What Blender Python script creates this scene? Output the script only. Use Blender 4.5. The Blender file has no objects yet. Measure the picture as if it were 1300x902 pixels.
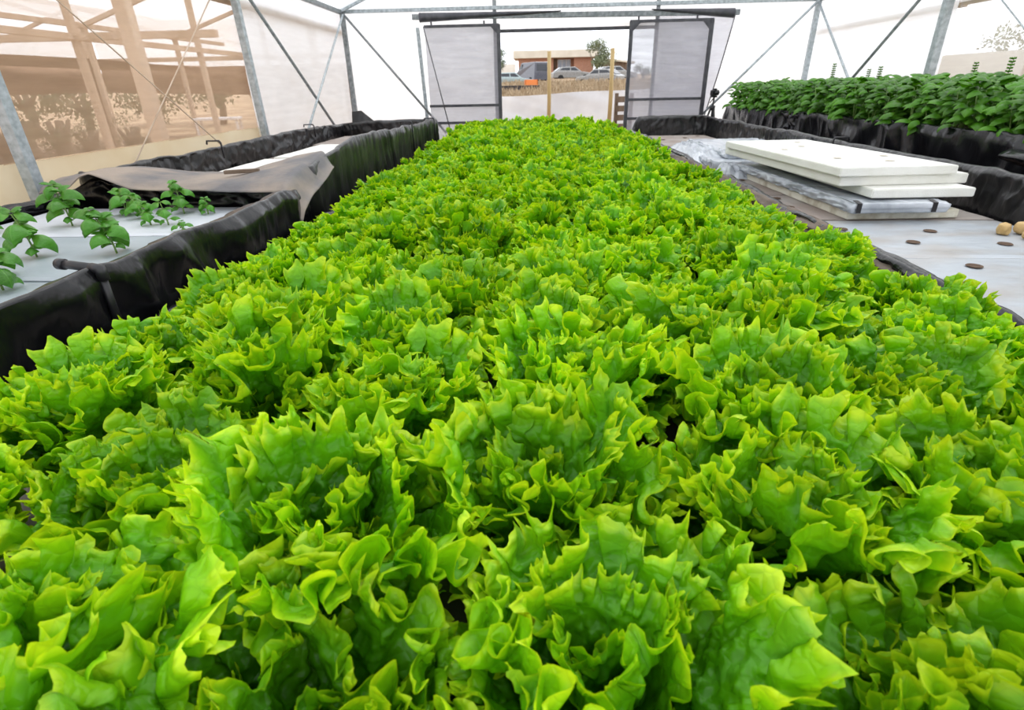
import bpy, bmesh, math, random
import numpy as np
from mathutils import Vector, Matrix

random.seed(7)
RNG = np.random.default_rng(11)
COL = bpy.context.scene.collection
PI = math.pi

# ------------------------------------------------------------------ helpers
def link(o, parent=None):
    COL.objects.link(o)
    if parent is not None:
        o.parent = parent
    return o

def tag(o, label=None, cat=None, group=None, kind=None):
    if label: o['label'] = label
    if cat: o['category'] = cat
    if group: o['group'] = group
    if kind: o['kind'] = kind
    return o

def empty(name, loc=(0, 0, 0), rz=0.0, label=None, cat=None, group=None):
    o = bpy.data.objects.new(name, None)
    o.empty_display_size = 0.05
    o.location = loc
    o.rotation_euler = (0, 0, rz)
    COL.objects.link(o)
    return tag(o, label, cat, group)

def copy_tree(o, parent=None):
    c = o.copy()
    COL.objects.link(c)
    if parent is not None:
        c.parent = parent
    for ch in [x for x in o.children]:
        copy_tree(ch, c)
    return c

class MB:
    """collects vertices and faces, then links them as one mesh object"""
    def __init__(s):
        s.v = []; s.f = []
    def add(s, vs, fs):
        n = len(s.v)
        s.v += [tuple(map(float, p)) for p in vs]
        s.f += [tuple(int(i) + n for i in f) for f in fs]
        return s
    def box(s, lo, hi, M=None):
        x0, y0, z0 = lo; x1, y1, z1 = hi
        vs = [Vector(p) for p in ((x0,y0,z0),(x1,y0,z0),(x1,y1,z0),(x0,y1,z0),(x0,y0,z1),(x1,y0,z1),(x1,y1,z1),(x0,y1,z1))]
        if M is not None: vs = [M @ p for p in vs]
        return s.add(vs, [(0,3,2,1),(4,5,6,7),(0,1,5,4),(1,2,6,5),(2,3,7,6),(3,0,4,7)])
    def beam(s, a, b, w, h=None):
        """square bar from a to b"""
        h = h or w
        a = Vector(a); b = Vector(b); d = (b - a)
        L = d.length; d.normalize()
        up = Vector((0, 0, 1)) if abs(d.z) < 0.95 else Vector((0, 1, 0))
        x = d.cross(up).normalized(); y = x.cross(d).normalized()
        vs = []
        for p in (a, b):
            for sx, sy in ((-1,-1),(1,-1),(1,1),(-1,1)):
                vs.append(p + x*sx*w/2 + y*sy*h/2)
        return s.add(vs, [(0,1,2,3),(7,6,5,4),(0,4,5,1),(1,5,6,2),(2,6,7,3),(3,7,4,0)])
    def tube(s, pts, r, n=10):
        pts = [Vector(p) for p in pts]
        rr = r if isinstance(r, (list, tuple)) else [r]*len(pts)
        rings = []
        prev = None
        for i, p in enumerate(pts):
            if i == 0: d = pts[1]-pts[0]
            elif i == len(pts)-1: d = pts[-1]-pts[-2]
            else: d = (pts[i+1]-pts[i]).normalized() + (pts[i]-pts[i-1]).normalized()
            d.normalize()
            if prev is None:
                up = Vector((0,0,1)) if abs(d.z) < .9 else Vector((1,0,0))
                x = d.cross(up).normalized()
            else:
                x = (prev - d*prev.dot(d)).normalized()
            prev = x
            y = d.cross(x)
            rings.append([p + (x*math.cos(2*PI*k/n) + y*math.sin(2*PI*k/n))*rr[i] for k in range(n)])
        vs = [q for ring in rings for q in ring]
        fs = []
        for i in range(len(pts)-1):
            for k in range(n):
                a = i*n+k; b = i*n+(k+1) % n
                fs.append((a, b, b+n, a+n))
        fs.append(tuple(range(n-1, -1, -1)))
        fs.append(tuple((len(pts)-1)*n + k for k in range(n)))
        return s.add(vs, fs)
    def prism(s, prof, y0, y1, M=None):
        """polygon in xz extruded along y"""
        n = len(prof)
        vs = [Vector((x, y0, z)) for x, z in prof] + [Vector((x, y1, z)) for x, z in prof]
        if M is not None: vs = [M @ p for p in vs]
        fs = [tuple(range(n)), tuple(range(2*n-1, n-1, -1))]
        for i in range(n):
            j = (i+1) % n
            fs.append((i, i+n, j+n, j))
        return s.add(vs, fs)
    def grid(s, P):
        P = np.asarray(P); a, b = P.shape[:2]
        idx = np.arange(a*b).reshape(a, b)
        fs = np.stack([idx[:-1,:-1], idx[1:,:-1], idx[1:,1:], idx[:-1,1:]], -1).reshape(-1, 4)
        return s.add(P.reshape(-1, 3), fs)
    def build(s, name, mat, parent=None, smooth=False, bevel=0.0, loc=None, solid=0.0):
        me = bpy.data.meshes.new(name)
        me.from_pydata(s.v, [], s.f)
        me.validate()
        me.update()
        if smooth:
            me.polygons.foreach_set('use_smooth', [True]*len(me.polygons))
        if mat is not None: me.materials.append(mat)
        o = bpy.data.objects.new(name, me)
        if loc is not None: o.location = loc
        link(o, parent)
        if solid:
            md = o.modifiers.new('thickness', 'SOLIDIFY'); md.thickness = solid; md.offset = 0
        if bevel:
            md = o.modifiers.new('bevel', 'BEVEL'); md.width = bevel; md.segments = 2; md.limit_method = 'ANGLE'
        return o

def fast_mesh(name, V, Fq, mat, uv=None, att=None):
    """numpy arrays to a mesh: V (n,3), Fq (m,4)"""
    me = bpy.data.meshes.new(name)
    me.vertices.add(len(V)); me.vertices.foreach_set('co', np.ascontiguousarray(V, dtype=np.float32).ravel())
    m = len(Fq)
    me.loops.add(m*4); me.loops.foreach_set('vertex_index', Fq.astype(np.int32).ravel())
    me.polygons.add(m)
    me.polygons.foreach_set('loop_start', np.arange(0, m*4, 4, dtype=np.int32))
    me.polygons.foreach_set('loop_total', np.full(m, 4, dtype=np.int32))
    me.polygons.foreach_set('use_smooth', np.ones(m, dtype=bool))
    if uv is not None:
        l = me.uv_layers.new(name='leafuv')
        l.data.foreach_set('uv', uv[Fq.ravel()].astype(np.float32).ravel())
    if att is not None:
        a = me.attributes.new('tone', 'FLOAT', 'POINT')
        a.data.foreach_set('value', att.astype(np.float32))
    me.materials.append(mat)
    me.update(calc_edges=True)
    return me

def hsh(i, j, seed):
    n = (i.astype(np.int64)*374761393 + j.astype(np.int64)*668265263 + seed*974711) & 0x7fffffff
    n = ((n ^ (n >> 13))*1274126177) & 0x7fffffff
    return ((n ^ (n >> 16)) & 0xffff)/65535.0*2-1

def noise2(x, y, seed=0):
    x = np.asarray(x, float); y = np.asarray(y, float)
    x, y = np.broadcast_arrays(x, y)
    xi = np.floor(x); yi = np.floor(y)
    fx = x-xi; fy = y-yi
    fx = fx*fx*(3-2*fx); fy = fy*fy*(3-2*fy)
    a = hsh(xi, yi, seed); b = hsh(xi+1, yi, seed); c = hsh(xi, yi+1, seed); d = hsh(xi+1, yi+1, seed)
    return (a*(1-fx)+b*fx)*(1-fy) + (c*(1-fx)+d*fx)*fy

def sstep(a, b, x):
    t = np.clip((x-a)/(b-a), 0, 1)
    return t*t*(3-2*t)

# ------------------------------------------------------------------ materials
def newmat(name):
    m = bpy.data.materials.new(name); m.use_nodes = True
    nt = m.node_tree; nt.nodes.clear()
    out = nt.nodes.new('ShaderNodeOutputMaterial')
    return m, nt, out

def N(nt, t, **kw):
    n = nt.nodes.new(t)
    for k, v in kw.items():
        if k.startswith('i_'):
            n.inputs[k[2:].replace('_', ' ')].default_value = v
        else:
            setattr(n, k, v)
    return n

def c4(c): return (c[0], c[1], c[2], 1.0)

def ramp(nt, fac, stops):
    r = nt.nodes.new('ShaderNodeValToRGB')
    el = r.color_ramp.elements
    while len(el) > 1: el.remove(el[-1])
    el[0].position = stops[0][0]; el[0].color = c4(stops[0][1])
    for p, c in stops[1:]:
        e = el.new(p); e.color = c4(c)
    nt.links.new(fac, r.inputs['Fac'])
    return r.outputs['Color']

def pmat(name, col, col2=None, scale=8.0, rough=0.6, metal=0.0, bump=0.0, bscale=40.0, stretch=(1,1,1), detail=4, spec=0.5, lo=.35, hi=.65, coat=0.0):
    m, nt, out = newmat(name)
    b = N(nt, 'ShaderNodeBsdfPrincipled')
    b.inputs['Roughness'].default_value = rough
    b.inputs['Metallic'].default_value = metal
    b.inputs['Specular IOR Level'].default_value = spec
    b.inputs['Coat Weight'].default_value = coat
    tc = N(nt, 'ShaderNodeTexCoord'); mp = N(nt, 'ShaderNodeMapping')
    mp.inputs['Scale'].default_value = stretch
    nt.links.new(tc.outputs['Object'], mp.inputs['Vector'])
    if col2 is not None:
        no = N(nt, 'ShaderNodeTexNoise'); no.inputs['Scale'].default_value = scale; no.inputs['Detail'].default_value = detail
        nt.links.new(mp.outputs['Vector'], no.inputs['Vector'])
        nt.links.new(ramp(nt, no.outputs['Fac'], [(lo, col), (hi, col2)]), b.inputs['Base Color'])
    else:
        b.inputs['Base Color'].default_value = c4(col)
    if bump:
        n2 = N(nt, 'ShaderNodeTexNoise'); n2.inputs['Scale'].default_value = bscale; n2.inputs['Detail'].default_value = 3
        nt.links.new(mp.outputs['Vector'], n2.inputs['Vector'])
        bp = N(nt, 'ShaderNodeBump'); bp.inputs['Strength'].default_value = bump; bp.inputs['Distance'].default_value = 0.01
        nt.links.new(n2.outputs['Fac'], bp.inputs['Height']); nt.links.new(bp.outputs['Normal'], b.inputs['Normal'])
    nt.links.new(b.outputs['BSDF'], out.inputs['Surface'])
    return m

def sheet_mat(name, col, clear, trans=.5, col2=None, scale=3.0, weave=0.0, bump=0.0, gloss=0.0):
    """film, net or cloth: part clear, the rest scatters light both ways"""
    m, nt, out = newmat(name)
    d = N(nt, 'ShaderNodeBsdfDiffuse'); t = N(nt, 'ShaderNodeBsdfTranslucent')
    tr = N(nt, 'ShaderNodeBsdfTransparent')
    tc = N(nt, 'ShaderNodeTexCoord')
    if col2 is not None:
        no = N(nt, 'ShaderNodeTexNoise'); no.inputs['Scale'].default_value = scale; no.inputs['Detail'].default_value = 4
        nt.links.new(tc.outputs['Object'], no.inputs['Vector'])
        c = ramp(nt, no.outputs['Fac'], [(.35, col), (.65, col2)])
        nt.links.new(c, d.inputs['Color']); nt.links.new(c, t.inputs['Color'])
    else:
        d.inputs['Color'].default_value = c4(col); t.inputs['Color'].default_value = c4(col)
    a = N(nt, 'ShaderNodeMixShader'); a.inputs[0].default_value = trans
    nt.links.new(d.outputs[0], a.inputs[1]); nt.links.new(t.outputs[0], a.inputs[2])
    last = a.outputs[0]
    if gloss:
        g = N(nt, 'ShaderNodeBsdfGlossy'); g.inputs['Roughness'].default_value = .25
        gm = N(nt, 'ShaderNodeMixShader'); gm.inputs[0].default_value = gloss
        nt.links.new(last, gm.inputs[1]); nt.links.new(g.outputs[0], gm.inputs[2]); last = gm.outputs[0]
    b = N(nt, 'ShaderNodeMixShader')
    b.inputs[0].default_value = clear
    if weave:
        wn = N(nt, 'ShaderNodeTexNoise'); wn.inputs['Scale'].default_value = 2.2; wn.inputs['Detail'].default_value = 5
        mp = N(nt, 'ShaderNodeMapping'); mp.inputs['Scale'].default_value = (1, 1, 9)
        nt.links.new(tc.outputs['Object'], mp.inputs['Vector']); nt.links.new(mp.outputs['Vector'], wn.inputs['Vector'])
        ma = N(nt, 'ShaderNodeMapRange'); ma.inputs['From Min'].default_value = .3; ma.inputs['From Max'].default_value = .7
        ma.inputs['To Min'].default_value = max(0, clear-weave); ma.inputs['To Max'].default_value = min(1, clear+weave)
        nt.links.new(wn.outputs['Fac'], ma.inputs['Value']); nt.links.new(ma.outputs[0], b.inputs[0])
    nt.links.new(last, b.inputs[1]); nt.links.new(tr.outputs[0], b.inputs[2])
    nt.links.new(b.outputs[0], out.inputs['Surface'])
    return m

def leaf_mat(name, stops, vein, trans_col, trans=.35, rough=.38, cell=70, bump=.35, var=.12, spec=.45, net=.35):
    m, nt, out = newmat(name)
    uv = N(nt, 'ShaderNodeUVMap'); uv.uv_map = 'leafuv'
    sx = N(nt, 'ShaderNodeSeparateXYZ'); nt.links.new(uv.outputs['UV'], sx.inputs[0])
    tc = N(nt, 'ShaderNodeTexCoord')
    no = N(nt, 'ShaderNodeTexNoise'); no.inputs['Scale'].default_value = 14; no.inputs['Detail'].default_value = 3
    nt.links.new(tc.outputs['Object'], no.inputs['Vector'])
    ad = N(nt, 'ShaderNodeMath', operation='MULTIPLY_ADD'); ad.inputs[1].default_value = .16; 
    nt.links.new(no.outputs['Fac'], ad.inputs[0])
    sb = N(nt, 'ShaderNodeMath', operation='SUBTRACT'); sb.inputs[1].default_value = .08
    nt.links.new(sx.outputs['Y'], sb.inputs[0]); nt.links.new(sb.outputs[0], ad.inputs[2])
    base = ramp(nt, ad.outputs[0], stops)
    at = N(nt, 'ShaderNodeAttribute', attribute_name='tone')
    oi = N(nt, 'ShaderNodeObjectInfo')
    av = N(nt, 'ShaderNodeMath', operation='ADD'); nt.links.new(at.outputs['Fac'], av.inputs[0]); nt.links.new(oi.outputs['Random'], av.inputs[1])
    vr = N(nt, 'ShaderNodeMapRange'); vr.inputs['From Max'].default_value = 2
    vr.inputs['To Min'].default_value = 1-var*1.6; vr.inputs['To Max'].default_value = 1+var
    nt.links.new(av.outputs[0], vr.inputs['Value'])
    hs = N(nt, 'ShaderNodeHueSaturation'); nt.links.new(base, hs.inputs['Color']); nt.links.new(vr.outputs[0], hs.inputs['Value'])
    # net of veins between raised blisters, and ribs that fan from the leaf base
    vo = N(nt, 'ShaderNodeTexVoronoi', feature='DISTANCE_TO_EDGE'); vo.inputs['Scale'].default_value = cell
    nt.links.new(tc.outputs['Object'], vo.inputs['Vector'])
    vm = N(nt, 'ShaderNodeMapRange'); vm.inputs['From Max'].default_value = .10; vm.inputs['To Min'].default_value = net; vm.inputs['To Max'].default_value = 0
    nt.links.new(vo.outputs['Distance'], vm.inputs['Value'])
    wx = N(nt, 'ShaderNodeMath', operation='SUBTRACT'); wx.inputs[1].default_value = .5; nt.links.new(sx.outputs['X'], wx.inputs[0])
    wa = N(nt, 'ShaderNodeMath', operation='ABSOLUTE'); nt.links.new(wx.outputs[0], wa.inputs[0])
    mr = N(nt, 'ShaderNodeMapRange'); mr.inputs['From Max'].default_value = .022; mr.inputs['To Min'].default_value = .7; mr.inputs['To Max'].default_value = 0
    nt.links.new(wa.outputs[0], mr.inputs['Value'])
    mx = N(nt, 'ShaderNodeMath', operation='MAXIMUM'); nt.links.new(vm.outputs[0], mx.inputs[0]); nt.links.new(mr.outputs[0], mx.inputs[1])
    cm = N(nt, 'ShaderNodeMix', data_type='RGBA'); nt.links.new(mx.outputs[0], cm.inputs['Factor'])
    nt.links.new(hs.outputs['Color'], cm.inputs['A']); cm.inputs['B'].default_value = c4(vein)
    col = cm.outputs['Result']
    p = N(nt, 'ShaderNodeBsdfPrincipled'); p.inputs['Roughness'].default_value = rough; p.inputs['Specular IOR Level'].default_value = spec
    nt.links.new(col, p.inputs['Base Color'])
    bp = N(nt, 'ShaderNodeBump'); bp.inputs['Strength'].default_value = bump; bp.inputs['Distance'].default_value = .006
    bh = N(nt, 'ShaderNodeMath', operation='MINIMUM'); bh.inputs[1].default_value = .35; nt.links.new(vo.outputs['Distance'], bh.inputs[0])
    nt.links.new(bh.outputs[0], bp.inputs['Height']); nt.links.new(bp.outputs['Normal'], p.inputs['Normal'])
    t = N(nt, 'ShaderNodeBsdfTranslucent')
    tm = N(nt, 'ShaderNodeMix', data_type='RGBA', blend_type='MULTIPLY'); tm.inputs['Factor'].default_value = 1
    nt.links.new(col, tm.inputs['A']); tm.inputs['B'].default_value = c4(trans_col)
    nt.links.new(tm.outputs['Result'], t.inputs['Color'])
    mi = N(nt, 'ShaderNodeMixShader'); mi.inputs[0].default_value = trans
    nt.links.new(p.outputs[0], mi.inputs[1]); nt.links.new(t.outputs[0], mi.inputs[2])
    nt.links.new(mi.outputs[0], out.inputs['Surface'])
    return m

M = {}
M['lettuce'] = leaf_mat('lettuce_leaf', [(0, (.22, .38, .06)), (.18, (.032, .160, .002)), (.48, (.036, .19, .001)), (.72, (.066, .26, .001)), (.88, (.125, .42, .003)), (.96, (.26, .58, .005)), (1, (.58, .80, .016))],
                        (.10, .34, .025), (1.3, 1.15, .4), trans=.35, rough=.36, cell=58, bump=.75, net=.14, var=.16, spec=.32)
M['basil'] = leaf_mat('basil_leaf', [(0, (.12, .30, .02)), (.4, (.050, .19, .003)), (1, (.095, .28, .005))], (.12, .32, .05), (1.2, 1.3, .4), trans=.24, rough=.42, cell=90, bump=.3, var=.3, net=.2)
M['basil_young'] = leaf_mat('young_basil_leaf', [(0, (.16, .36, .05)), (.4, (.07, .26, .02)), (1, (.09, .31, .025))], (.16, .40, .07), (1.2, 1.3, .4), trans=.25, rough=.33, cell=90, bump=.3, var=.25, net=.2)
M['stem'] = pmat('green_stem', (.16, .30, .06), (.24, .34, .10), rough=.5)
M['film'] = sheet_mat('white_film', (.95, .965, .99), .07, .82, weave=.05)
M['roof_film'] = sheet_mat('roof_film', (.86, .87, .88), .42, .5)
M['cream_film'] = sheet_mat('cream_film', (.80, .66, .44), .03, .35, col2=(.88, .77, .56), scale=2.5)
M['net_tan'] = sheet_mat('tan_insect_net', (.74, .52, .35), .56, .45, weave=.05)
M['net_pale'] = sheet_mat('pale_insect_net', (.80, .74, .68), .5, .6, weave=.05)
M['net_grey'] = sheet_mat('grey_mesh', (.40, .395, .44), .29, .42, weave=.08)
M['net_light'] = sheet_mat('light_grey_mesh', (.50, .50, .58), .42, .5, weave=.07)
M['cloth_white'] = sheet_mat('white_fleece', (.62, .63, .67), .02, .25, col2=(.76, .77, .80), scale=1.6)
M['galv'] = pmat('galvanised_steel', (.30, .34, .36), (.48, .53, .56), scale=30, rough=.45, metal=.35, bump=.1)
M['galv_dark'] = pmat('weathered_steel', (.16, .18, .19), (.28, .30, .31), scale=25, rough=.5, metal=.3)
M['dark_steel'] = pmat('dark_painted_steel', (.045, .045, .055), (.08, .08, .09), scale=12, rough=.5, metal=.2)
M['black_plastic'] = pmat('black_plastic', (.008, .008, .010), (.020, .020, .024), scale=10, rough=.4)
M['liner'] = pmat('black_pond_liner', (.003, .003, .004), (.008, .008, .010), scale=6, rough=.24, bump=.55, bscale=20, stretch=(1,1,.4), spec=.42, lo=.3, hi=.8)
M['liner_dusty'] = pmat('dusty_black_liner', (.005, .005, .006), (.038, .036, .037), scale=9, rough=.32, bump=.7, bscale=22, stretch=(1,1,.3), spec=.55, lo=.42, hi=.78)
M['brown_cloth'] = pmat('brown_ground_cloth', (.075, .052, .038), (.15, .115, .09), scale=7, rough=.75, bump=.4, bscale=30)
M['flap'] = pmat('weathered_grey_cloth', (.13, .125, .13), (.30, .245, .20), scale=3.2, rough=.7, bump=.5, bscale=24, lo=.38, hi=.62)
M['eps'] = pmat('white_polystyrene', (.76, .755, .70), (.82, .82, .78), scale=5, rough=.75, bump=.25, bscale=160)
M['eps_old'] = pmat('stained_polystyrene', (.42, .36, .24), (.80, .77, .66), scale=7, rough=.8, bump=.25, bscale=150, lo=.32, hi=.5)
M['raft_film'] = pmat('raft_film', (.36, .345, .335), (.41, .445, .485), scale=2.6, rough=.36, bump=.35, bscale=9, stretch=(1, 2.2, 1), lo=.35, hi=.55, spec=.5)
M['raft_dusty'] = pmat('dusty_raft_film', (.27, .215, .185), (.35, .315, .29), scale=3.0, rough=.6, bump=.3, bscale=9, lo=.35, hi=.65)
M['raft_white'] = pmat('white_raft_film', (.52, .55, .60), (.60, .63, .68), scale=2.5, rough=.4, bump=.3, bscale=8, stretch=(1, 2.2, 1))
M['raft_grey'] = pmat('grey_raft_film', (.30, .345, .385), (.36, .41, .45), scale=2.5, rough=.38, bump=.35, bscale=8, stretch=(1, 2.2, 1))
M['wrap'] = pmat('silver_film_wrap', (.30, .33, .37), (.54, .57, .62), scale=7, rough=.25, bump=.9, bscale=16, stretch=(1, .5, 1), spec=.7)
M['hole'] = pmat('brown_planting_hole', (.06, .035, .022), (.14, .09, .06), scale=60, rough=.95)
M['wood'] = pmat('weathered_wood', (.42, .31, .22), (.58, .46, .36), scale=6, rough=.8, stretch=(1, 1, .12))
M['wood_yellow'] = pmat('pine_stake', (.34, .24, .10), (.50, .37, .18), scale=6, rough=.8, stretch=(1, 1, .1))
M['wood_dark'] = pmat('old_brown_wood', (.11, .075, .05), (.22, .16, .12), scale=6, rough=.85, stretch=(1, 1, .15))
M['shade'] = pmat('brown_shade_cloth', (.20, .115, .07), (.28, .175, .11), scale=3, rough=.9)
M['soil'] = pmat('greenhouse_soil', (.10, .065, .045), (.24, .17, .12), scale=5, rough=.95, bump=.5, bscale=30)
M['dirt'] = pmat('dry_ground', (.24, .15, .085), (.42, .30, .18), scale=.9, rough=.95, detail=8)
M['grass'] = pmat('dry_grass', (.30, .22, .13), (.46, .36, .24), scale=2, rough=.9)
M['stone'] = pmat('tan_stone', (.42, .27, .10), (.66, .48, .24), scale=14, rough=.85, bump=.5, bscale=50)
M['tree_dark'] = pmat('tree_leaves', (.05, .085, .03), (.11, .15, .06), scale=1.5, rough=.7)
M['tree_olive'] = pmat('olive_leaves', (.12, .15, .075), (.22, .25, .14), scale=1.5, rough=.7)
M['bark'] = pmat('bark', (.12, .09, .06), (.2, .16, .11), rough=.9)
M['plaster'] = pmat('pale_plaster', (.62, .58, .52), (.72, .69, .63), scale=1, rough=.8)
M['rooftile'] = pmat('pale_fascia', (.56, .51, .42), (.66, .61, .52), scale=.7, rough=.8)
M['glass'] = pmat('window_glass', (.30, .36, .48), (.5, .56, .66), scale=1.0, rough=.15)
M['car_dark'] = pmat('dark_car_paint', (.055, .06, .085), (.08, .085, .11), rough=.3, coat=.4)
M['car_grey'] = pmat('grey_car_paint', (.20, .205, .205), (.30, .30, .29), rough=.35, coat=.3)
M['car_blue'] = pmat('pale_blue_car_paint', (.25, .33, .35), (.34, .42, .43), rough=.35, coat=.3)
M['car_glass'] = pmat('car_glass', (.03, .035, .045), rough=.12)
M['tyre'] = pmat('tyre', (.015, .015, .015), rough=.8)
M['orange'] = pmat('orange_plastic', (.75, .22, .05), rough=.5)
M['crate'] = pmat('dark_crate', (.03, .028, .03), (.07, .06, .06), rough=.7)
M['white'] = pmat('white_plastic', (.8, .8, .82), rough=.4)

def brick_mat():
    m, nt, out = newmat('red_brick')
    b = N(nt, 'ShaderNodeBsdfPrincipled'); b.inputs['Roughness'].default_value = .85
    tc = N(nt, 'ShaderNodeTexCoord'); mp = N(nt, 'ShaderNodeMapping'); mp.inputs['Rotation'].default_value = (PI/2, 0, 0)
    br = N(nt, 'ShaderNodeTexBrick'); br.inputs['Scale'].default_value = 3
    br.inputs['Color1'].default_value = (.34, .15, .09, 1); br.inputs['Color2'].default_value = (.44, .21, .13, 1); br.inputs['Mortar'].default_value = (.4, .3, .24, 1)
    nt.links.new(tc.outputs['Object'], mp.inputs['Vector']); nt.links.new(mp.outputs['Vector'], br.inputs['Vector'])
    nt.links.new(br.outputs['Color'], b.inputs['Base Color']); nt.links.new(b.outputs[0], out.inputs['Surface'])
    return m
M['brick'] = brick_mat()

# ------------------------------------------------------------------ greenhouse shell
XL, XR, YB, YF, ZE = -2.66, 3.78, 8.75, -3.0, 2.05
XM, ZR = (XL+XR)/2, 3.35

def sheet(name, P, mat, parent=None, seed=0, amp=.0, fx=1.0, fy=1.0, nrm=(0,0,1), n=(2,2)):
    """bilinear patch through four corners with soft waves along nrm"""
    P = [np.array(p, float) for p in P]
    u = np.linspace(0, 1, n[0])[:, None, None]; v = np.linspace(0, 1, n[1])[None, :, None]
    G = (P[0]*(1-u)+P[1]*u)*(1-v) + (P[3]*(1-u)+P[2]*u)*v
    if amp:
        w = noise2(u[..., 0]*fx, v[..., 0]*fy, seed) + .5*noise2(u[..., 0]*fx*2.3+5, v[..., 0]*fy*2.3, seed+3)
        G = G + (w*amp)[..., None]*np.array(nrm)
    return MB().grid(G).build(name, mat, parent, smooth=True)

g = sheet('floor', [(XL, YF, 0), (XR, YF, 0), (XR, YB, 0), (XL, YB, 0)], M['soil'], amp=.015, fx=9, fy=18, n=(60, 90)); tag(g, kind='structure'); g.location.z = .012

def wall(name, P, mat, amp=.012, n=(70, 30), nrm=(1,0,0), fx=10, fy=2, seed=1):
    return tag(sheet(name, P, mat, None, seed, amp, fx, fy, nrm, n), kind='structure')
# left wall: film beyond the second post, net and cream skirt nearer the camera
wall('wall_left', [(XL-.04, 5.66, 0), (XL-.04, YB, 0), (XL-.04, YB, ZE), (XL-.04, 5.66, ZE)], M['film'], seed=2)
wall('wall_left', [(XL-.05, YF, 0), (XL-.05, 5.7, 0), (XL-.05, 5.7, .79), (XL-.05, YF, .79)], M['cream_film'], seed=3, amp=.008)
wall('wall_left', [(XL-.04, YF, 1.83), (XL-.04, 5.7, 1.83), (XL-.04, 5.7, ZE), (XL-.04, YF, ZE)], M['film'], seed=4, amp=.004)
def net(name, P, mat, label, seed, amp=.012):
    o = sheet(name, P, mat, None, seed, amp, 7, 3, (1, 0, 0), (60, 24))
    return tag(o, label, 'insect net')
net('insect_net', [(XL-.045, 2.92, .785), (XL-.045, 5.66, .785), (XL-.045, 5.66, 1.84), (XL-.045, 2.92, 1.84)], M['net_tan'], 'tan see-through insect net filling the left wall between the two nearest posts', 5)
net('insect_net', [(XL-.045, YF, .785), (XL-.045, 2.90, .785), (XL-.045, 2.90, 1.84), (XL-.045, YF, 1.84)], M['net_tan'], 'tan insect net at the left picture edge, in front of the nearest leaning post', 6)
wall('wall_right', [(XR+.04, 5.95, 0), (XR+.04, YB, 0), (XR+.04, YB, ZE), (XR+.04, 5.95, ZE)], M['film'], seed=7)
wall('wall_right', [(XR+.04, YF, 0), (XR+.04, 5.95, 0), (XR+.04, 5.95, .9), (XR+.04, YF, .9)], M['cream_film'], seed=8)
wall('wall_right', [(XR+.04, YF, 1.70), (XR+.04, 5.95, 1.70), (XR+.04, 5.95, ZE), (XR+.04, YF, ZE)], M['film'], seed=9, amp=.004)
net('insect_net', [(XR+.045, YF, .88), (XR+.045, 5.95, .88), (XR+.045, 5.95, 1.71), (XR+.045, YF, 1.71)], M['net_pale'], 'pale insect net in the right wall above the basil, nearest the camera', 10)
# end wall with the door opening
X0, X1, ZD = -.53, 1.66, 1.79
for i, P in enumerate(([(XL, YB+.04, 0), (X0, YB+.04, 0), (X0, YB+.04, ZE), (XL, YB+.04, ZE)],
          [(X1, YB+.04, 0), (XR, YB+.04, 0), (XR, YB+.04, ZE), (X1, YB+.04, ZE)],
          [(X0, YB+.04, ZD), (X1, YB+.04, ZD), (X1, YB+.04, ZE), (X0, YB+.04, ZE)],
          [(XL, YB+.04, ZE), (XR, YB+.04, ZE), (XM+.01, YB+.04, ZR), (XM-.01, YB+.04, ZR)])):
    wall('wall_back', P, M['film'], amp=.010, nrm=(0, 1, 0), fx=6, fy=3, seed=20+i, n=(50, 40))
wall('wall_front', [(XL, YF, 0), (XR, YF, 0), (XR, YF, ZE), (XL, YF, ZE)], M['roof_film'], amp=.01, nrm=(0, 1, 0), seed=28)
for s, P in enumerate(([(XL-.05, YF, ZE), (XL-.05, YB+.1, ZE), (XM, YB+.1, ZR), (XM, YF, ZR)], [(XM, YF, ZR), (XM, YB+.1, ZR), (XR+.05, YB+.1, ZE), (XR+.05, YF, ZE)])):
    wall('ceiling', P, M['roof_film'], amp=.01, nrm=(0, 0, 1), fx=8, fy=3, seed=30+s)

# posts, beams and braces: each steel bar is a thing of its own
def bar(name, a, b, w, mat, label, cat='post', h=None):
    a = Vector(a); b = Vector(b)
    o = MB().beam((0,0,0), b-a, w, h).build(name, mat, None, bevel=.004, loc=a)
    return tag(o, label, cat)
def rod(name, a, b, r, mat, label, cat='brace'):
    a = Vector(a); b = Vector(b)
    return tag(MB().tube([(0,0,0), b-a], r, 10).build(name, mat, None, smooth=True, loc=a), label, cat)

bar('steel_post', (XL+.02, 2.89, 0), (XL+.02, 2.87, 2.05), .062, M['galv'], 'leaning galvanised post at the left picture edge, between the two tan nets')
bar('steel_post', (XL+.02, 5.70, 0), (XL+.02, 5.58, 2.05), .06, M['galv'], 'galvanised post where the tan net meets the white film on the left wall')
bar('steel_post', (XL+.03, YB-.1, 0), (XL+.03, YB-.1, 2.05), .06, M['galv_dark'], 'grey post in the far left corner of the greenhouse')
bar('steel_post', (XR-.02, 5.98, 0), (XR-.02, 6.02, 2.05), .07, M['galv'], 'thick galvanised post on the right wall behind the tall basil')
bar('steel_post', (XR-.03, YB-.08, 0), (XR-.03, YB-.08, 2.05), .06, M['galv'], 'grey post in the far right corner behind the basil bed')
bar('steel_post', (-.55, YB-.02, 0), (-.55, YB-.02, 3.0), .05, M['galv_dark'], 'upright post on the left side of the doorway reaching above the header')
bar('steel_post', (1.68, YB-.02, 0), (1.655, YB-.02, 3.0), .05, M['galv_dark'], 'upright post on the right side of the doorway, behind the right mesh screen')
bar('steel_post', (-1.56, YB-.05, 0), (-1.62, YB-.05, 1.85), .045, M['galv'], 'slim grey post left of the left mesh screen')
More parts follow.
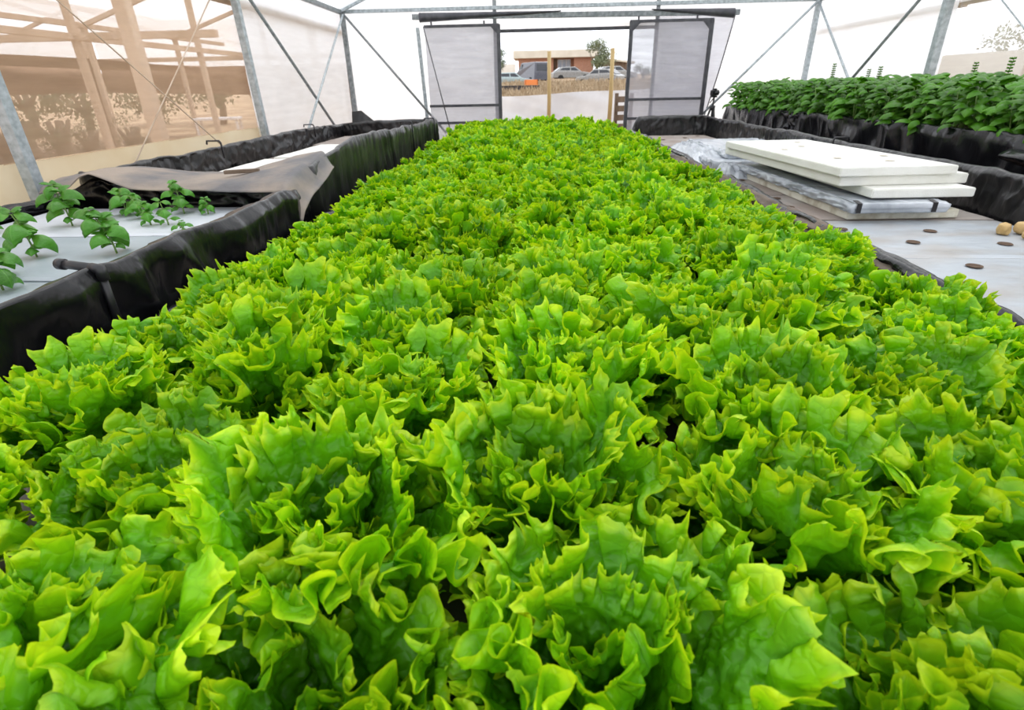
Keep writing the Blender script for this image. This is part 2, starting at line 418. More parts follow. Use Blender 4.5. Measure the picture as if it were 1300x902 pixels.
bar('steel_beam', (XL, YB-.05, 2.06), (XR, YB-.05, 2.06), .045, M['galv'], 'grey cross beam spanning the far end wall above the doors', 'beam')
bar('steel_beam', (XL+.01, YF, 2.07), (XL+.01, YB, 2.05), .05, M['galv_dark'], 'grey eave beam along the top of the left wall', 'beam')
bar('steel_beam', (XR-.01, YF, 2.07), (XR-.01, YB, 2.06), .05, M['galv_dark'], 'grey eave beam along the top of the right wall', 'beam')
for s, lb in ((XL, 'pale rafter rising from the far left corner'), (XR, 'pale rafter rising from the far right corner')):
    bar('rafter', (s, YB-.12, 2.06), (XM, YB-.12, ZR-.03), .05, M['galv'], lb, 'rafter')
rod('brace_rod', (XL+.05, 5.62, 2.0), (XL+.05, 8.5, .1), .016, M['galv_dark'], 'dark diagonal brace across the white film of the left wall, falling to the right')
rod('brace_rod', (XL+.08, 8.5, 2.0), (XL+.08, 5.75, .1), .013, M['galv'], 'pale diagonal brace beside the far left corner post, crossing the darker one')
rod('brace_rod', (XL+.06, YB-.15, 2.02), (-1.3, YB-.15, .50), .016, M['galv_dark'], 'long thin brace on the end wall, falling from the left corner to the door post')
rod('brace_rod', (XR-.06, YB-.15, 2.04), (2.15, YB-.15, .45), .016, M['galv'], 'long thin brace on the end wall, falling from the right corner behind the tripod')
rod('brace_rod', (XR-.05, 8.6, 2.0), (XR-.05, 6.1, .1), .015, M['galv'], 'pale brace on the right wall beside the far corner post')
rod('brace_rod', (XR-.08, 6.05, 2.0), (XR-.08, 8.6, .15), .016, M['galv_dark'], 'dark brace on the right wall, falling from the thick post to the left')
rod('bracing_cord', (XL-.01, 2.95, 1.95), (XL-.01, 5.55, .25), .0045, M['wood'], 'thin pale cord slanting down to the right over the tan net', 'cord')
rod('bracing_cord', (XL-.01, 5.5, 2.0), (XL-.01, 2.95, .1), .0045, M['wood'], 'thin pale cord slanting down to the left over the tan net', 'cord')
rod('bracing_cord', (XR, 5.9, 2.0), (XR, 3.2, .2), .006, M['galv'], 'thin cord across the pale net at the right picture edge', 'cord')
bar('timber_batten', (XL-.09, YF, 1.84), (XL-.09, 5.66, 1.84), .035, M['wood_dark'], 'brown timber batten along the top of the tan net', 'batten', .07)
bar('timber_batten', (XL-.09, 5.68, 1.84), (XL-.09, YB, 1.84), .04, M['wood'], 'pale batten showing faintly behind the white film of the left wall', 'batten', .07)
bar('timber_batten', (XR+.09, YF, 1.71), (XR+.09, 5.95, 1.71), .04, M['wood'], 'brown timber batten above the pale net on the right wall', 'batten', .06)
bar('timber_batten', (XR+.12, 5.98, 1.70), (XR+.12, YB, 1.70), .04, M['wood'], 'batten showing faintly behind the white film of the right wall', 'batten', .06)

# ------------------------------------------------------------------ doorway
h = bar('door_header', (-1.66, YB-.16, 1.965), (2.71, YB-.16, 1.925), .05, M['galv_dark'], 'long grey header bar over both mesh screens', 'header bar', .065)
def drape(label, x0, x1, z0, z1, seed, taper):
    u = np.linspace(0, 1, 60)[:, None]; v = np.linspace(0, 1, 12)[None, :]
    hgt = (.09 if not taper else .088) * ((1-u)**.8 if taper == 1 else (u**.8 if taper == 2 else 1))
    a = v*PI*1.2
    y = YB-.165 - .05*np.sin(a) - .01*noise2(u*9, v*2, seed)
    z = z0+(z1-z0)*u + .045 - hgt*(1-np.cos(a))*.62
    x = x0+(x1-x0)*u + 0*v
    o = MB().grid(np.stack([x, y+0*x, z+0*x], -1)).build('rolled_netting', M['dark_steel'], None, smooth=True, solid=.006)
    return tag(o, label, 'netting')
drape('dark rolled netting draped over the left end of the header bar', -1.56, .35, 1.965, 1.945, 41, 1)
drape('dark rolled netting draped over the right end of the header bar', 1.55, 2.64, 1.937, 1.925, 42, 2)

def screen(label, x0, x1, z0, z1, y, rails, gus, stiles, seed):
    r = empty('mesh_screen_door', ((x0+x1)/2, y, z0), 0, label, 'screen door')
    L = lambda x, z: Vector((x-(x0+x1)/2, 0, z-z0))
    for sx in stiles:
        MB().beam(L(sx, z0), L(sx, z1), .048).build('stile', M['dark_steel'], r, bevel=.003)
    for k, z in enumerate(rails):
        MB().beam(L(x0, z), L(x1, z), .034).build('rail', M['dark_steel'], r, bevel=.003)
    for sx, d in gus:
        mb = MB(); c = L(sx, z1)
        mb.add([c+Vector((0, -.02, 0)), c+Vector((d*.14, -.02, 0)), c+Vector((0, -.02, -.14)), c+Vector((0, .004, 0)), c+Vector((d*.14, .004, 0)), c+Vector((0, .004, -.14))],
               [(0,1,2), (5,4,3), (0,3,4,1), (1,4,5,2), (2,5,3,0)])
        mb.build('gusset', M['dark_steel'], r)
    u = np.linspace(0, 1, 40)[:, None]; v = np.linspace(0, 1, 50)[None, :]
    X = x0+(x1-x0)*u - (x0+x1)/2 + 0*v; Z = (z1-z0)*v + 0*u
    Yy = .03 + .012*noise2(u*4+1, v*6, seed) + .006*noise2(u*9, v*3, seed+1)
    MB().grid(np.stack([X, Yy+0*X, Z], -1)).build('mesh', M['net_grey'], r, smooth=True)
    for sx in (x0+.1*(x1-x0), x0+.8*(x1-x0)):
        MB().tube([L(sx, z1), L(sx, z1+.05)], .012, 8).build('hanger', M['dark_steel'], r)
    return r
screen('grey mesh screen door on the left of the doorway', -1.50, -.48, .03, 1.85, YB-.22, (1.845, .865, .64, .05), ((-.48, -1),), (-.49,), 51)
screen('grey mesh screen door on the right of the doorway', 1.27, 2.37, .03, 1.85, YB-.22, (1.845, .90, .655, .05), ((1.29, 1), (2.35, -1)), (1.29, 2.35), 52)
rod('pull_cord', (-1.5, YB-.27, 1.84), (-1.17, YB-.27, .3), .007, M['dark_steel'], 'dark cord hanging slanted down the left mesh screen', 'cord')
# netting behind the right screen with its curved free edge
u = np.linspace(0, 1, 30)[:, None]; v = np.linspace(0, 1, 50)[None, :]
edge = 2.36 + .31*(v**1.15) + .03*np.sin(v*PI)
X = 1.66 + (edge-1.66)*u; Z = .35+1.55*v+0*u
o = MB().grid(np.stack([X+0*Z, YB-.12+.02*noise2(u*5, v*5, 61)+0*X, Z+0*X], -1)).build('loose_netting', M['net_light'], None, smooth=True)
tag(o, 'loose grey netting with a curved dark edge behind the right mesh screen', 'netting')
vv = np.linspace(0, 1, 30)
MB().tube([(2.36+.31*(t**1.15)+.03*math.sin(t*PI), YB-.12, .35+1.55*t) for t in vv], .008, 8).build('edge_cord', M['dark_steel'], o, smooth=True)
bar('door_track', (-.5, YB-.03, 1.785), (1.68, YB-.03, 1.79), .04, M['dark_steel'], 'dark bar across the top of the open doorway', 'bar')

# ------------------------------------------------------------------ pond liners
def resample(pts, step, closed):
    P = [np.array(p, float) for p in pts]
    if closed: P = P + [P[0]]
    out = []
    for a, b in zip(P[:-1], P[1:]):
        L = np.linalg.norm(b[:2]-a[:2]); n = max(2, int(L/step))
        for k in range(n): out.append(a+(b-a)*k/n)
    if not closed: out.append(P[-1])
    return np.array(out)

def liner(name, pts, zb, zin, th, mat, parent, seed, closed=True, pleat=.012, freq=7.0, step=.012, sag=.012, shear=.6):
    """pts: (x, y, rim height) counter-clockwise; the sheet climbs the outside, rolls over the rim, drops inside"""
    S = resample(pts, step, closed); n = len(S)
    # relax corners and rim heights
    for _ in range(6):
        if closed: S = (np.roll(S, 1, 0)+2*S+np.roll(S, -1, 0))/4
        else: S[1:-1] = (S[:-2]+2*S[1:-1]+S[2:])/4
    T = (np.roll(S, -1, 0)-np.roll(S, 1, 0)) if closed else np.gradient(S, axis=0)
    T = T[:, :2]/np.linalg.norm(T[:, :2], axis=1)[:, None]
    Nn = np.stack([T[:, 1], -T[:, 0]], 1)         # outward for counter-clockwise
    seg = np.linalg.norm(np.diff(S[:, :2], axis=0, append=S[:1, :2] if closed else S[-1:, :2]), axis=1)
    s = np.cumsum(seg)[:, None]
    no, nr, ni = 28, 8, 18
    prof = [(th/2, t, 0) for t in np.linspace(0, 1, no)]                                # outside
    a = np.linspace(0, PI, nr+2)[1:-1]
    prof += [(th/2*math.cos(k), 1.0, th*.42*math.sin(k)) for k in a]
    prof += [(-th/2, t, 1) for t in np.linspace(1, 0, ni)]
    off = np.array([p[0] for p in prof])[None, :]
    tz = np.array([p[1] for p in prof])[None, :]
    ex = np.array([p[2] if 0 < p[2] < 1 else 0 for p in prof])[None, :]
    inside = np.array([1.0 if p[2] == 1 else 0.0 for p in prof])[None, :]
    rim = S[:, 2][:, None] + sag*noise2(s*2.2, 0*s, seed) + sag*.45*noise2(s*11, 0*s+4, seed)
    base = np.where(inside > 0, zin, zb)
    Z = base + (rim-base)*tz + ex
    d = s*freq + tz*shear
    w1 = 1-2*np.abs(noise2(d+.7*noise2(s*3, tz*2, seed+9), tz*1.3, seed+1))
    w2 = 1-2*np.abs(noise2(s*freq*2.4 - tz*1.5, tz*2.5+9, seed+2))
    w3 = noise2(s*1.4, tz*1.2, seed+3)
    w4 = (1-2*np.abs(noise2(s*freq*5+tz*3, tz*3, seed+4)))*sstep(.35, 1, tz)
    W = pleat*(w1*(.5+.8*tz)+.45*w2+.3*w4) + pleat*1.1*w3
    sgn = np.where(inside > 0, -1.0, 1.0)
    O = off + W*sgn*np.where(tz >= 1, .45, 1.0)
    X = S[:, 0][:, None] + Nn[:, 0][:, None]*O
    Y = S[:, 1][:, None] + Nn[:, 1][:, None]*O
    G = np.stack([X, Y, Z+0*X], -1)
    if closed: G = np.concatenate([G, G[:1]], 0)
    return MB().grid(G).build(name, mat, parent, smooth=True)

def bed(label, name='planting_bed'):
    return empty(name, (0, 0, 0), 0, label, 'planting bed')

bl = bed('long centre bed full of frilly lettuce, edged with brown cloth')
liner('liner', [(-1.06, -.8, .50), (1.185, -.8, .56), (1.185, 7.85, .535), (-1.06, 7.85, .54)], .02, .45, .03, M['liner'], bl, 71)
o = sheet('raft_cover', [(-1.04, -.78, .47), (1.16, -.78, .47), (1.16, 7.83, .47), (-1.04, 7.83, .47)], M['raft_dusty'], bl)
# brown cloth roll folded along the right rim
liner('cloth_edging', [(1.15, -.3, .53), (1.185, 1.2, .535), (1.18, 3.0, .545), (1.17, 7.8, .55)], .40, .48, .045, M['brown_cloth'], bl, 72, closed=False, pleat=.012, freq=3.2, sag=.014)

br = bed('shallow black-lined bed right of the lettuce, covered with grey rafts')
liner('liner', [(1.27, 7.68, .55), (1.23, -.8, .52), (2.22, -.8, .67), (2.22, 7.68, .69), (2.17, 7.68, .70), (1.3, 7.68, .70)][::-1][::-1], .03, .46, .045, M['liner_dusty'], br, 73, pleat=.010, freq=11, shear=1.6)
bb = bed('raised black-lined bed of tall basil along the right wall')
liner('liner', [(2.62, -.6, .83), (3.60, -.6, .83), (3.60, 8.45, .80), (2.66, 8.45, .795), (2.62, 4.4, .81)], .03, .62, .03, M['liner'], bb, 74, pleat=.022, freq=2.6, shear=1.1)
sheet('growing_medium', [(2.64, -.58, .74), (3.57, -.58, .74), (3.57, 8.42, .74), (2.66, 8.42, .74)], M['soil'], bb, amp=.01, fx=8, fy=40, n=(12, 80))
bn = bed('near left black-lined bed holding the young basil plants')
liner('liner', [(-2.50, -.7, .61), (-1.15, -.7, .675), (-1.15, 2.45, .685), (-1.17, 2.80, .65), (-1.8, 2.86, .67), (-2.35, 2.93, .70), (-2.50, 2.95, .63)], .03, .53, .022, M['liner'], bn, 75, pleat=.018, freq=4.2, shear=1.0)
bf = bed('far left black-lined bed with white boards, beyond the grey cloth flap')
liner('liner', [(-2.50, 3.03, .70), (-1.9, 2.98, .66), (-1.4, 2.93, .66), (-1.17, 2.90, .74), (-1.15, 3.6, .815), (-1.15, 5.0, .80), (-1.20, 7.1, .755), (-2.42, 7.35, .72), (-2.48, 5, .715)], .03, .54, .03, M['liner_dusty'], bf, 76, pleat=.014, freq=7.5, shear=.5)
sheet('bottom_sheet', [(-2.47, 3.0, .545), (-1.18, 2.95, .545), (-1.2, 7.1, .545), (-2.42, 7.3, .545)], M['raft_dusty'], bf, amp=.003, fx=5, fy=9, n=(20, 50))

# ------------------------------------------------------------------ rafts with planting holes
def raft(label, x0, x1, y0, y1, ztop, mat, holes, seed, th=.045, rot=0.0, skew=0.0, grp=None):
    cx, cy = (x0+x1)/2, (y0+y1)/2
    r = empty('floating_raft', (cx, cy, ztop-th), rot, label, 'raft', grp)
    a, b = (x1-x0)/2, (y1-y0)/2
    rn = random.Random(seed)
    nx, ny = 40, 26
    u = np.linspace(-1, 1, nx)[:, None]; v = np.linspace(-1, 1, ny)[None, :]
    e = np.maximum(np.abs(u), np.abs(v))
    X = u*a + 0*v; Yv = v*b + 0*u
    Z = th - .006*sstep(.95, 1, e) + .0014*noise2(u*3, v*6, seed) + .0010*noise2(u*2+v*5, v*1.5-u*9, seed+1)
    mb = MB().grid(np.stack([X, Yv+skew*X, Z], -1))
    for P in ([(-a,-b),(a,-b)], [(a,-b),(a,b)], [(a,b),(-a,b)], [(-a,b),(-a,-b)]):
        (xa, ya), (xb, yb) = P
        mb.add([(xa, ya+skew*xa, 0), (xb, yb+skew*xb, 0), (xb, yb+skew*xb, th-.006), (xa, ya+skew*xa, th-.006)], [(0,1,2,3)])
    mb.build('film_cover', mat, r, smooth=False)
    for hx, hy in holes:
        q = MB(); n = 18
        ring = [(.026*math.cos(2*PI*k/n)*(1+.06*rn.uniform(-1,1)), .026*math.sin(2*PI*k/n), 0) for k in range(n)]
        ring2 = [(x*.9, y*.9, .0025) for x, y, z in ring]
        ring3 = [(x*.72, y*.72, -.001) for x, y, z in ring]
        q.add(ring+ring2+ring3+[(0, 0, -.001)], [(k, (k+1) % n, n+(k+1) % n, n+k) for k in range(n)] + [(n+k, n+(k+1) % n, 2*n+(k+1) % n, 2*n+k) for k in range(n)] + [(2*n+k, 2*n+(k+1) % n, 3*n) for k in range(n)])
        q.build('planting_hole', M['hole'], r, smooth=True, loc=(hx-cx, hy-cy, th+.0042))
    return r
yl = [-.15, .55, 1.37, 2.03, 2.67, 3.33, 3.98, 4.64, 5.30, 5.96, 6.62, 7.56]
RL = ['grey film-covered raft at the lower right picture edge', 'grey film-covered raft between the two nearest seams, lower right', 'pale grey raft with two open holes, right of the lettuce below the dark seam',
      'pale grey raft with four holes directly in front of the stacked boards', 'dusty grey raft under the nearer half of the stacked boards', 'dusty raft under the back half of the stacked boards',
      'dusty brown raft between the two board stacks', 'dusty brown raft under the silver-wrapped boards', 'dusty brown raft behind the silver-wrapped boards',
      'dusty raft, second from the far end of the right bed', 'dusty raft at the far end of the right bed below the black rim']
hl = {2: [(1.36, 1.71), (1.53, 1.90), (1.85, 1.55)], 3: [(1.36, 2.47), (1.71, 2.42), (1.53, 2.24), (1.86, 2.20)], 4: [(1.33, 2.95), (1.36, 3.2)], 5: [(1.34, 3.6), (1.38, 3.85)], 6: [(1.4, 4.1), (1.7, 4.2), (1.55, 4.45)], 8: [(1.4, 5.5), (1.8, 5.6)], 9: [(1.5, 6.2), (1.9, 6.3), (1.7, 6.45)], 10: [(1.5, 6.9), (1.8, 7.1), (2.0, 7.3), (1.4, 7.3)]}
for i in range(len(yl)-1):
    m = M['raft_film'] if i < 4 else M['raft_dusty']
    raft(RL[i], 1.225+ .008*(i % 2), 2.155, yl[i]+.004, yl[i+1]-.006, .5+.002*(i % 3), m, [(x, y) for x, y in hl.get(i, [])], 80+i, skew=-.03)
# near left bed: grey and white film-covered boards
raft('grey film-covered raft in the near left bed, nearest the camera', -2.45, -1.19, -.3, .62, .575, M['raft_grey'], [], 95)
raft('grey film-covered raft under the front young basil plants', -2.45, -1.19, .63, 1.60, .575, M['raft_grey'], [], 96)
raft('grey film-covered raft in the middle of the near left bed', -2.45, -1.19, 1.61, 2.18, .576, M['raft_grey'], [], 97)
raft('white film-covered raft at the back of the near left bed', -2.45, -1.19, 2.185, 2.77, .578, M['raft_white'], [], 98)
# far left bed boards
raft('white board with two holes in the far left bed, nearer one', -2.25, -1.35, 3.52, 4.72, .60, M['eps'], [(-1.75, 4.45), (-1.9, 4.0), (-2.0, 4.35)], 99)
raft('white board farther back in the far left bed', -2.2, -1.35, 4.78, 5.9, .605, M['eps'], [(-1.7, 5.4)], 100)
raft('dusty board at the end of the far left bed', -2.3, -1.35, 5.95, 7.0, .60, M['raft_dusty'], [], 101)

# ------------------------------------------------------------------ stacked polystyrene boards
def board(label, cx, cy, z, w, l, th, rot, mat, dents=(), grp=None, seed=0):
    r = empty('foam_board', (cx, cy, z), rot, label, 'foam board', grp)
    mb = MB()
    nx, ny, nz = 30, 60, 4
    rn = seed*7
    def f(a, b, axis, c):
        # one subdivided face with slightly chipped edges
        pass
    bm = bmesh.new()
    bmesh.ops.create_cube(bm, size=1)
    for v in bm.verts: v.co = Vector((v.co.x*w, v.co.y*l, (v.co.z+.5)*th))
    bmesh.ops.bevel(bm, geom=list(bm.edges), offset=.004, segments=2, affect='EDGES')
    bmesh.ops.subdivide_edges(bm, edges=[e for e in bm.edges if e.calc_length() > .1], cuts=24, use_grid_fill=True)
    for v in bm.verts:
        k = float(noise2(v.co.x*14+rn, v.co.y*14, seed))*float(noise2(v.co.x*40, v.co.y*40+v.co.z*90, seed+1))
        e = max(abs(v.co.x)/(w/2), abs(v.co.y)/(l/2))
        if e > .97: v.co.x *= 1-.006*abs(k); v.co.y *= 1-.004*abs(k)
    me = bpy.data.meshes.new('foam_slab'); bm.to_mesh(me); bm.free()
    me.materials.append(mat)
    link(bpy.data.objects.new('foam_slab', me), r)
    for hx, hy in dents:
        q = MB(); n = 14
        ring = [(.022*math.cos(2*PI*k/n), .022*math.sin(2*PI*k/n), .0008) for k in range(n)]
        in_ = [(x*.8, y*.8, .0002) for x, y, z in ring]
        q.add(ring+in_+[(0, 0, 0)], [(k, (k+1) % n, n+(k+1) % n, n+k) for k in range(n)]+[(n+k, n+(k+1) % n, 2*n) for k in range(n)])
        q.build('plug_hole', M['plug'], r, smooth=True, loc=(hx, hy, th+.0012))
    return r
M['plug'] = pmat('stained_plug', (.36, .29, .20), (.66, .62, .52), scale=60, rough=.9)
GB = 'stacked foam boards'
board('stained bottom foam board of the stack, lying on the rafts', 1.715, 3.30, .503, .52, 1.27, .040, .03, M['eps_old'], (), GB, 1)
board('short white foam board, third from the top of the stack', 1.775, 3.28, .602, .47, 1.25, .040, .03, M['eps'], (), GB, 2)
board('wide white foam board directly under the topmost board', 1.705, 3.47, .643, .62, 1.42, .046, .07, M['eps'], (), GB, 3)
board('topmost white foam board of the stack, with faint round marks', 1.655, 3.43, .690, .56, 1.40, .040, .07, M['eps'], ((-.16, .1), (.02, .25), (.18, -.3), (.08, -.5), (-.1, -.35), (.12, .5)), GB, 4)

def wrapped(label, cx, cy, z, w, l, th, rot, seed, ties, grp, skirt=0.0):
    r = empty('wrapped_board', (cx, cy, z), rot, label, 'wrapped board', grp)
    nx, ny = 70, 110
    # the wrap: a loop of film around the board, wrinkled
    prof = []
    k = 14
    for t in np.linspace(-1, 1, 40): prof.append((t*w/2, th))
    for a in np.linspace(PI/2, -PI/2, k)[1:-1]: prof.append((w/2+th/2*math.cos(a)*.8, th/2+th/2*math.sin(a)))
    for t in np.linspace(1, -1, 12): prof.append((t*w/2, 0))
    for a in np.linspace(-PI/2, -3*PI/2, k)[1:-1]: prof.append((-w/2+th/2*math.cos(a)*.8, th/2+th/2*math.sin(a)))
    prof = np.array(prof); n = len(prof)
    ys = np.linspace(-l/2, l/2, ny)
    c = np.array([0, th/2])
    V = prof-c; L = np.linalg.norm(V, axis=1)[:, None]+1e-6
    q = np.arange(n)[:, None]/n*9
    wr = .004*(1-2*np.abs(noise2(q*2.1+ys[None]*4, ys[None]*11+q, seed))) + .003*noise2(q*5, ys[None]*26, seed+1)
    side = (np.abs(V[:, 0]) > w/2*.9)[:, None]
    wr = wr*np.where(side, 2.0, .7) + skirt*np.where(side, 1, 0)*np.abs(noise2(q, ys[None]*4, seed+4))
    X = prof[:, 0][:, None] + V[:, 0][:, None]/L*wr
    Z = prof[:, 1][:, None] + np.where(V[:, 1] > 0, 1, 0)[:, None]*wr*.6
    G = np.stack([X, ys[None]+.006*noise2(q, ys[None]*0, seed+2)+0*X, np.maximum(Z, .0)], -1)
    G = np.concatenate([G, G[:1]], 0)
    # ends folded shut
    endA = G[:, :1].copy(); endA[..., 1] -= .006; endA[..., 0] *= .97; endA[..., 2] = th/2+(endA[..., 2]-th/2)*.8
    endA2 = endA.copy(); endA2[..., 2] = th/2
    endB = G[:, -1:].copy(); endB[..., 1] += .006; endB[..., 0] *= .97; endB[..., 2] = th/2+(endB[..., 2]-th/2)*.8
    endB2 = endB.copy(); endB2[..., 2] = th/2
    G = np.concatenate([endA2, endA, G, endB, endB2], 1)
    MB().grid(G).build('film_wrap', M['wrap'], r, smooth=True)
    for tx in ties:
        mb = MB()
        mb.add([(tx-.011, -l/2-.012, th*.1), (tx+.011, -l/2-.012, th*.1), (tx+.011, -l/2-.012, th*1.02), (tx-.011, -l/2-.012, th*1.02), (tx-.011, -l/2+.03, th+.008), (tx+.011, -l/2+.03, th+.008)],
               [(0,1,2,3), (3,2,5,4)])
        mb.build('black_tape', M['black_plastic'], r, solid=.002)
    return r
wrapped('silver film-wrapped board with black tape, second from the bottom of the stack', 1.64, 3.30, .546, .40, 1.42, .046, .03, 111, (-.19, .15), GB)
# crumpled film tail at the back left of that board
def crumple(label, P, z, h, seed, mat, name='crumpled_film'):
    P = [np.array(p, float) for p in P]
    u = np.linspace(0, 1, 46)[:, None]; v = np.linspace(0, 1, 34)[None, :]
    G = np.zeros((46, 34, 3))
    for d in (0, 1): G[..., d] = (P[0][d]*(1-u)+P[1][d]*u)*(1-v)+(P[3][d]*(1-u)+P[2][d]*u)*v
    e = np.minimum(np.minimum(u, 1-u), np.minimum(v, 1-v))*5
    w = 1-2*np.abs(noise2(u*6+v*2, v*5-u, seed)); w2 = 1-2*np.abs(noise2(u*13, v*11, seed+1))
    G[..., 2] = z + h*np.clip(e, 0, 1)*(.55+.3*w+.15*w2) + .004*w2
    G[..., 0] += .02*noise2(u*5, v*5, seed+2); G[..., 1] += .02*noise2(u*5, v*5, seed+3)
    G[..., 2] = np.maximum(G[..., 2], z+.001)
    return tag(MB().grid(G).build(name, mat, None, smooth=True, solid=.002), label, 'plastic film')
crumple('crumpled silver film tail at the back corner of the stacked boards', [(1.30, 3.92), (1.50, 3.86), (1.52, 4.28), (1.28, 4.20)], .503, .085, 121, M['wrap'])

GW = 'silver-wrapped boards by the far stack'
wrapped('lower silver-wrapped board behind the white stack', 1.72, 5.06, .504, .66, 1.30, .055, -.05, 131, (.02,), GW, .01)
wrapped('upper silver-wrapped board behind the white stack', 1.80, 5.12, .560, .60, 1.15, .050, .03, 132, (-.03,), GW, .01)
crumple('loose silver film spread over the left side of the far wrapped boards', [(1.24, 4.70), (1.62, 4.42), (1.66, 5.75), (1.34, 5.95)], .504, .105, 141, M['wrap'], 'loose_film')
tag(MB().box((1.23, 5.62, .50), (1.75, 5.70, .515)).build('black_strip', M['black_plastic'], None), 'thin black strip lying across the far rafts before the wrapped boards', 'strip')

# ------------------------------------------------------------------ cloth flap on the left
nu, nv = 110, 40
u = np.linspace(0, 1, nu); 
bx = np.interp(u, [0, .14, .24, .34, .5, .72, .87, 1], [-2.47, -2.30, -2.17, -2.02, -1.80, -1.46, -1.22, -1.09])
bz = np.interp(u, [0, .08, .14, .19, .24, .29, .36, .5, .72, .84, .92, 1], [.69, .705, .71, .745, .755, .735, .705, .69, .69, .70, .70, .66])
by = np.interp(u, [0, .5, .8, 1], [2.70, 2.68, 2.62, 2.56])
tx = np.interp(u, [0, .3, .6, .9, 1], [-2.55, -2.15, -1.75, -1.20, -1.09]); tz = np.interp(u, [0, .15, .4, .6, .8, .93, 1], [.715, .725, .665, .655, .76, .80, .78]); ty = np.interp(u, [0, .3, .6, .9, 1], [3.15, 3.38, 3.45, 3.20, 3.10])
U = u[:, None]; V = np.linspace(0, 1, nv)[None, :]
mid = np.sin(V*PI)
G = np.stack([bx[:, None]*(1-V)+tx[:, None]*V, by[:, None]*(1-V)+ty[:, None]*V, bz[:, None]*(1-V)+tz[:, None]*V + .018*mid + .012*noise2(U*5, V*3, 151)+.006*noise2(U*12+V*3, V*3, 152)], -1)
# right edge hangs down over the rim
hang = sstep(.90, 1.0, U)
G[..., 2] -= .09*hang*(1-.2*V); G[..., 0] -= .01*hang
# front lip folds down
lip = sstep(.10, 0, V)
G[..., 2] -= .02*lip*(1-np.exp(-((U-.24)/.07)**2))
flap = MB().grid(G).build('ground_cloth', M['flap'], None, smooth=True, solid=.004)
tag(flap, 'grey-brown weathered cloth draped between the two left beds', 'cloth')
tag(MB().beam((0,0,0), (.17,.03,.004), .03, .018).build('wood_offcut', M['wood_dark'], None, bevel=.003, loc=(-1.60, 2.88, .730)), 'small brown wood offcut lying on the grey cloth', 'wood offcut')

# pipe and hooks on the rims
pp = empty('black_pipe', (-1.15, 1.32, .70), 0, 'black pipe elbow hooked over the rim of the near left bed', 'pipe')
MB().tube([(-.085, .02, .004), (-.05, .01, .004), (.03, -.008, 0)], [.0115, .0115, .0115], 16).build('pipe_arm', M['black_plastic'], pp, smooth=True)
MB().tube([(.033, -.01, .004), (.034, -.01, -.20)], .0105, 16).build('pipe_drop', M['black_plastic'], pp, smooth=True)
MB().tube([(.012, -.006, 0), (.036, -.01, 0), (.037, -.01, -.03)], .0145, 16).build('elbow', M['black_plastic'], pp, smooth=True)
MB().tube([(-.10, .023, .004), (-.078, .018, .004)], .0145, 16).build('end_cap', M['black_plastic'], pp, smooth=True)
def hook(x, y, z, L, drop, side, label, rz=0):
    r = tag(MB().tube([(-side*.06, 0, .02), (-side*.055, 0, .045), (side*.04, 0, .045), (side*.05, 0, .03), (side*.052, 0, -drop)], .007, 8).build('rim_hook', M['black_plastic'], None, smooth=True, loc=(x, y, z)), label, 'hook')
    r.rotation_euler.z = rz
    return r
hook(-2.44, 4.35, .725, .1, .08, 1, 'black wire hook on the back rim of the far left bed, nearer one')
hook(-2.44, 6.3, .725, .1, .08, 1, 'black wire hook on the back rim of the far left bed, nearest the corner')
hook(-1.17, 5.35, .785, .1, .22, 1, 'black cord hanging over the right rim of the far left bed, nearer one')
hook(-1.17, 6.55, .755, .1, .22, 1, 'black cord hanging over the right rim of the far left bed at its far corner')
hook(2.23, 4.35, .675, .1, .04, -1, 'black wire hook on the rim behind the white foam boards')
tag(MB().add([(0,0,0),(.30,.02,0),(.12,.05,.14),(.0,.05,.13)], [(0,1,2,3)]).build('liner_offcut', M['liner_dusty'], None, solid=.01, loc=(-2.30, 7.38, .72)), 'folded scrap of liner standing on the far left corner rim', 'liner scrap')
# folded dark cloth at the right edge, over the basil liner
u = np.linspace(0, 1, 40)[:, None]; v = np.linspace(0, 1, 40)[None, :]
ang = v*PI*1.25
Gx = 2.52 - .075*np.sin(ang) - .02*noise2(u*5, v*3, 161)
Gy = 2.15+1.0*u+0*v
Gz = .775 - .02*u - .085*(1-np.cos(ang))*(1.25-.9*u)
tag(MB().grid(np.stack([Gx+0*Gy, Gy, Gz+.01*noise2(u*6, v*4, 162)], -1)).build('folded_liner', M['liner'], None, smooth=True, solid=.004), 'rolled fold of black liner at the right picture edge below the basil', 'liner fold')

# stones
def stone(label, loc, s, seed):
    bm = bmesh.new(); bmesh.ops.create_icosphere(bm, subdivisions=4, radius=1)
    for v in bm.verts:
        c = v.co.copy()
        m = max(abs(c.x), abs(c.y), abs(c.z)); c = c*(.62+.38/m*.8)
        k = 1+.10*float(noise2(c.x*1.7+seed, c.y*1.7+c.z*1.3, seed))+.03*float(noise2(c.x*6, c.y*6+c.z*5, seed+1))
        v.co = Vector((c.x*s[0]*k, c.y*s[1]*k, c.z*s[2]*k+s[2]*.85))
    me = bpy.data.meshes.new('stone'); bm.to_mesh(me); bm.free(); me.materials.append(M['stone'])
    me.polygons.foreach_set('use_smooth', [True]*len(me.polygons))
    o = bpy.data.objects.new('stone', me); o.location = loc; link(o); o.rotation_euler.z = seed
    return tag(o, label, 'stone', 'tan stones on the raft')
stone('tan stone on the raft, left one of the three beside the black liner', (1.965, 2.36, .502), (.033, .026, .027), 1)
stone('upper tan stone at the right picture edge by the liner', (2.045, 2.36, .502), (.034, .028, .028), 2)
stone('lower tan stone at the right picture edge', (2.01, 2.27, .502), (.036, .026, .022), 3)

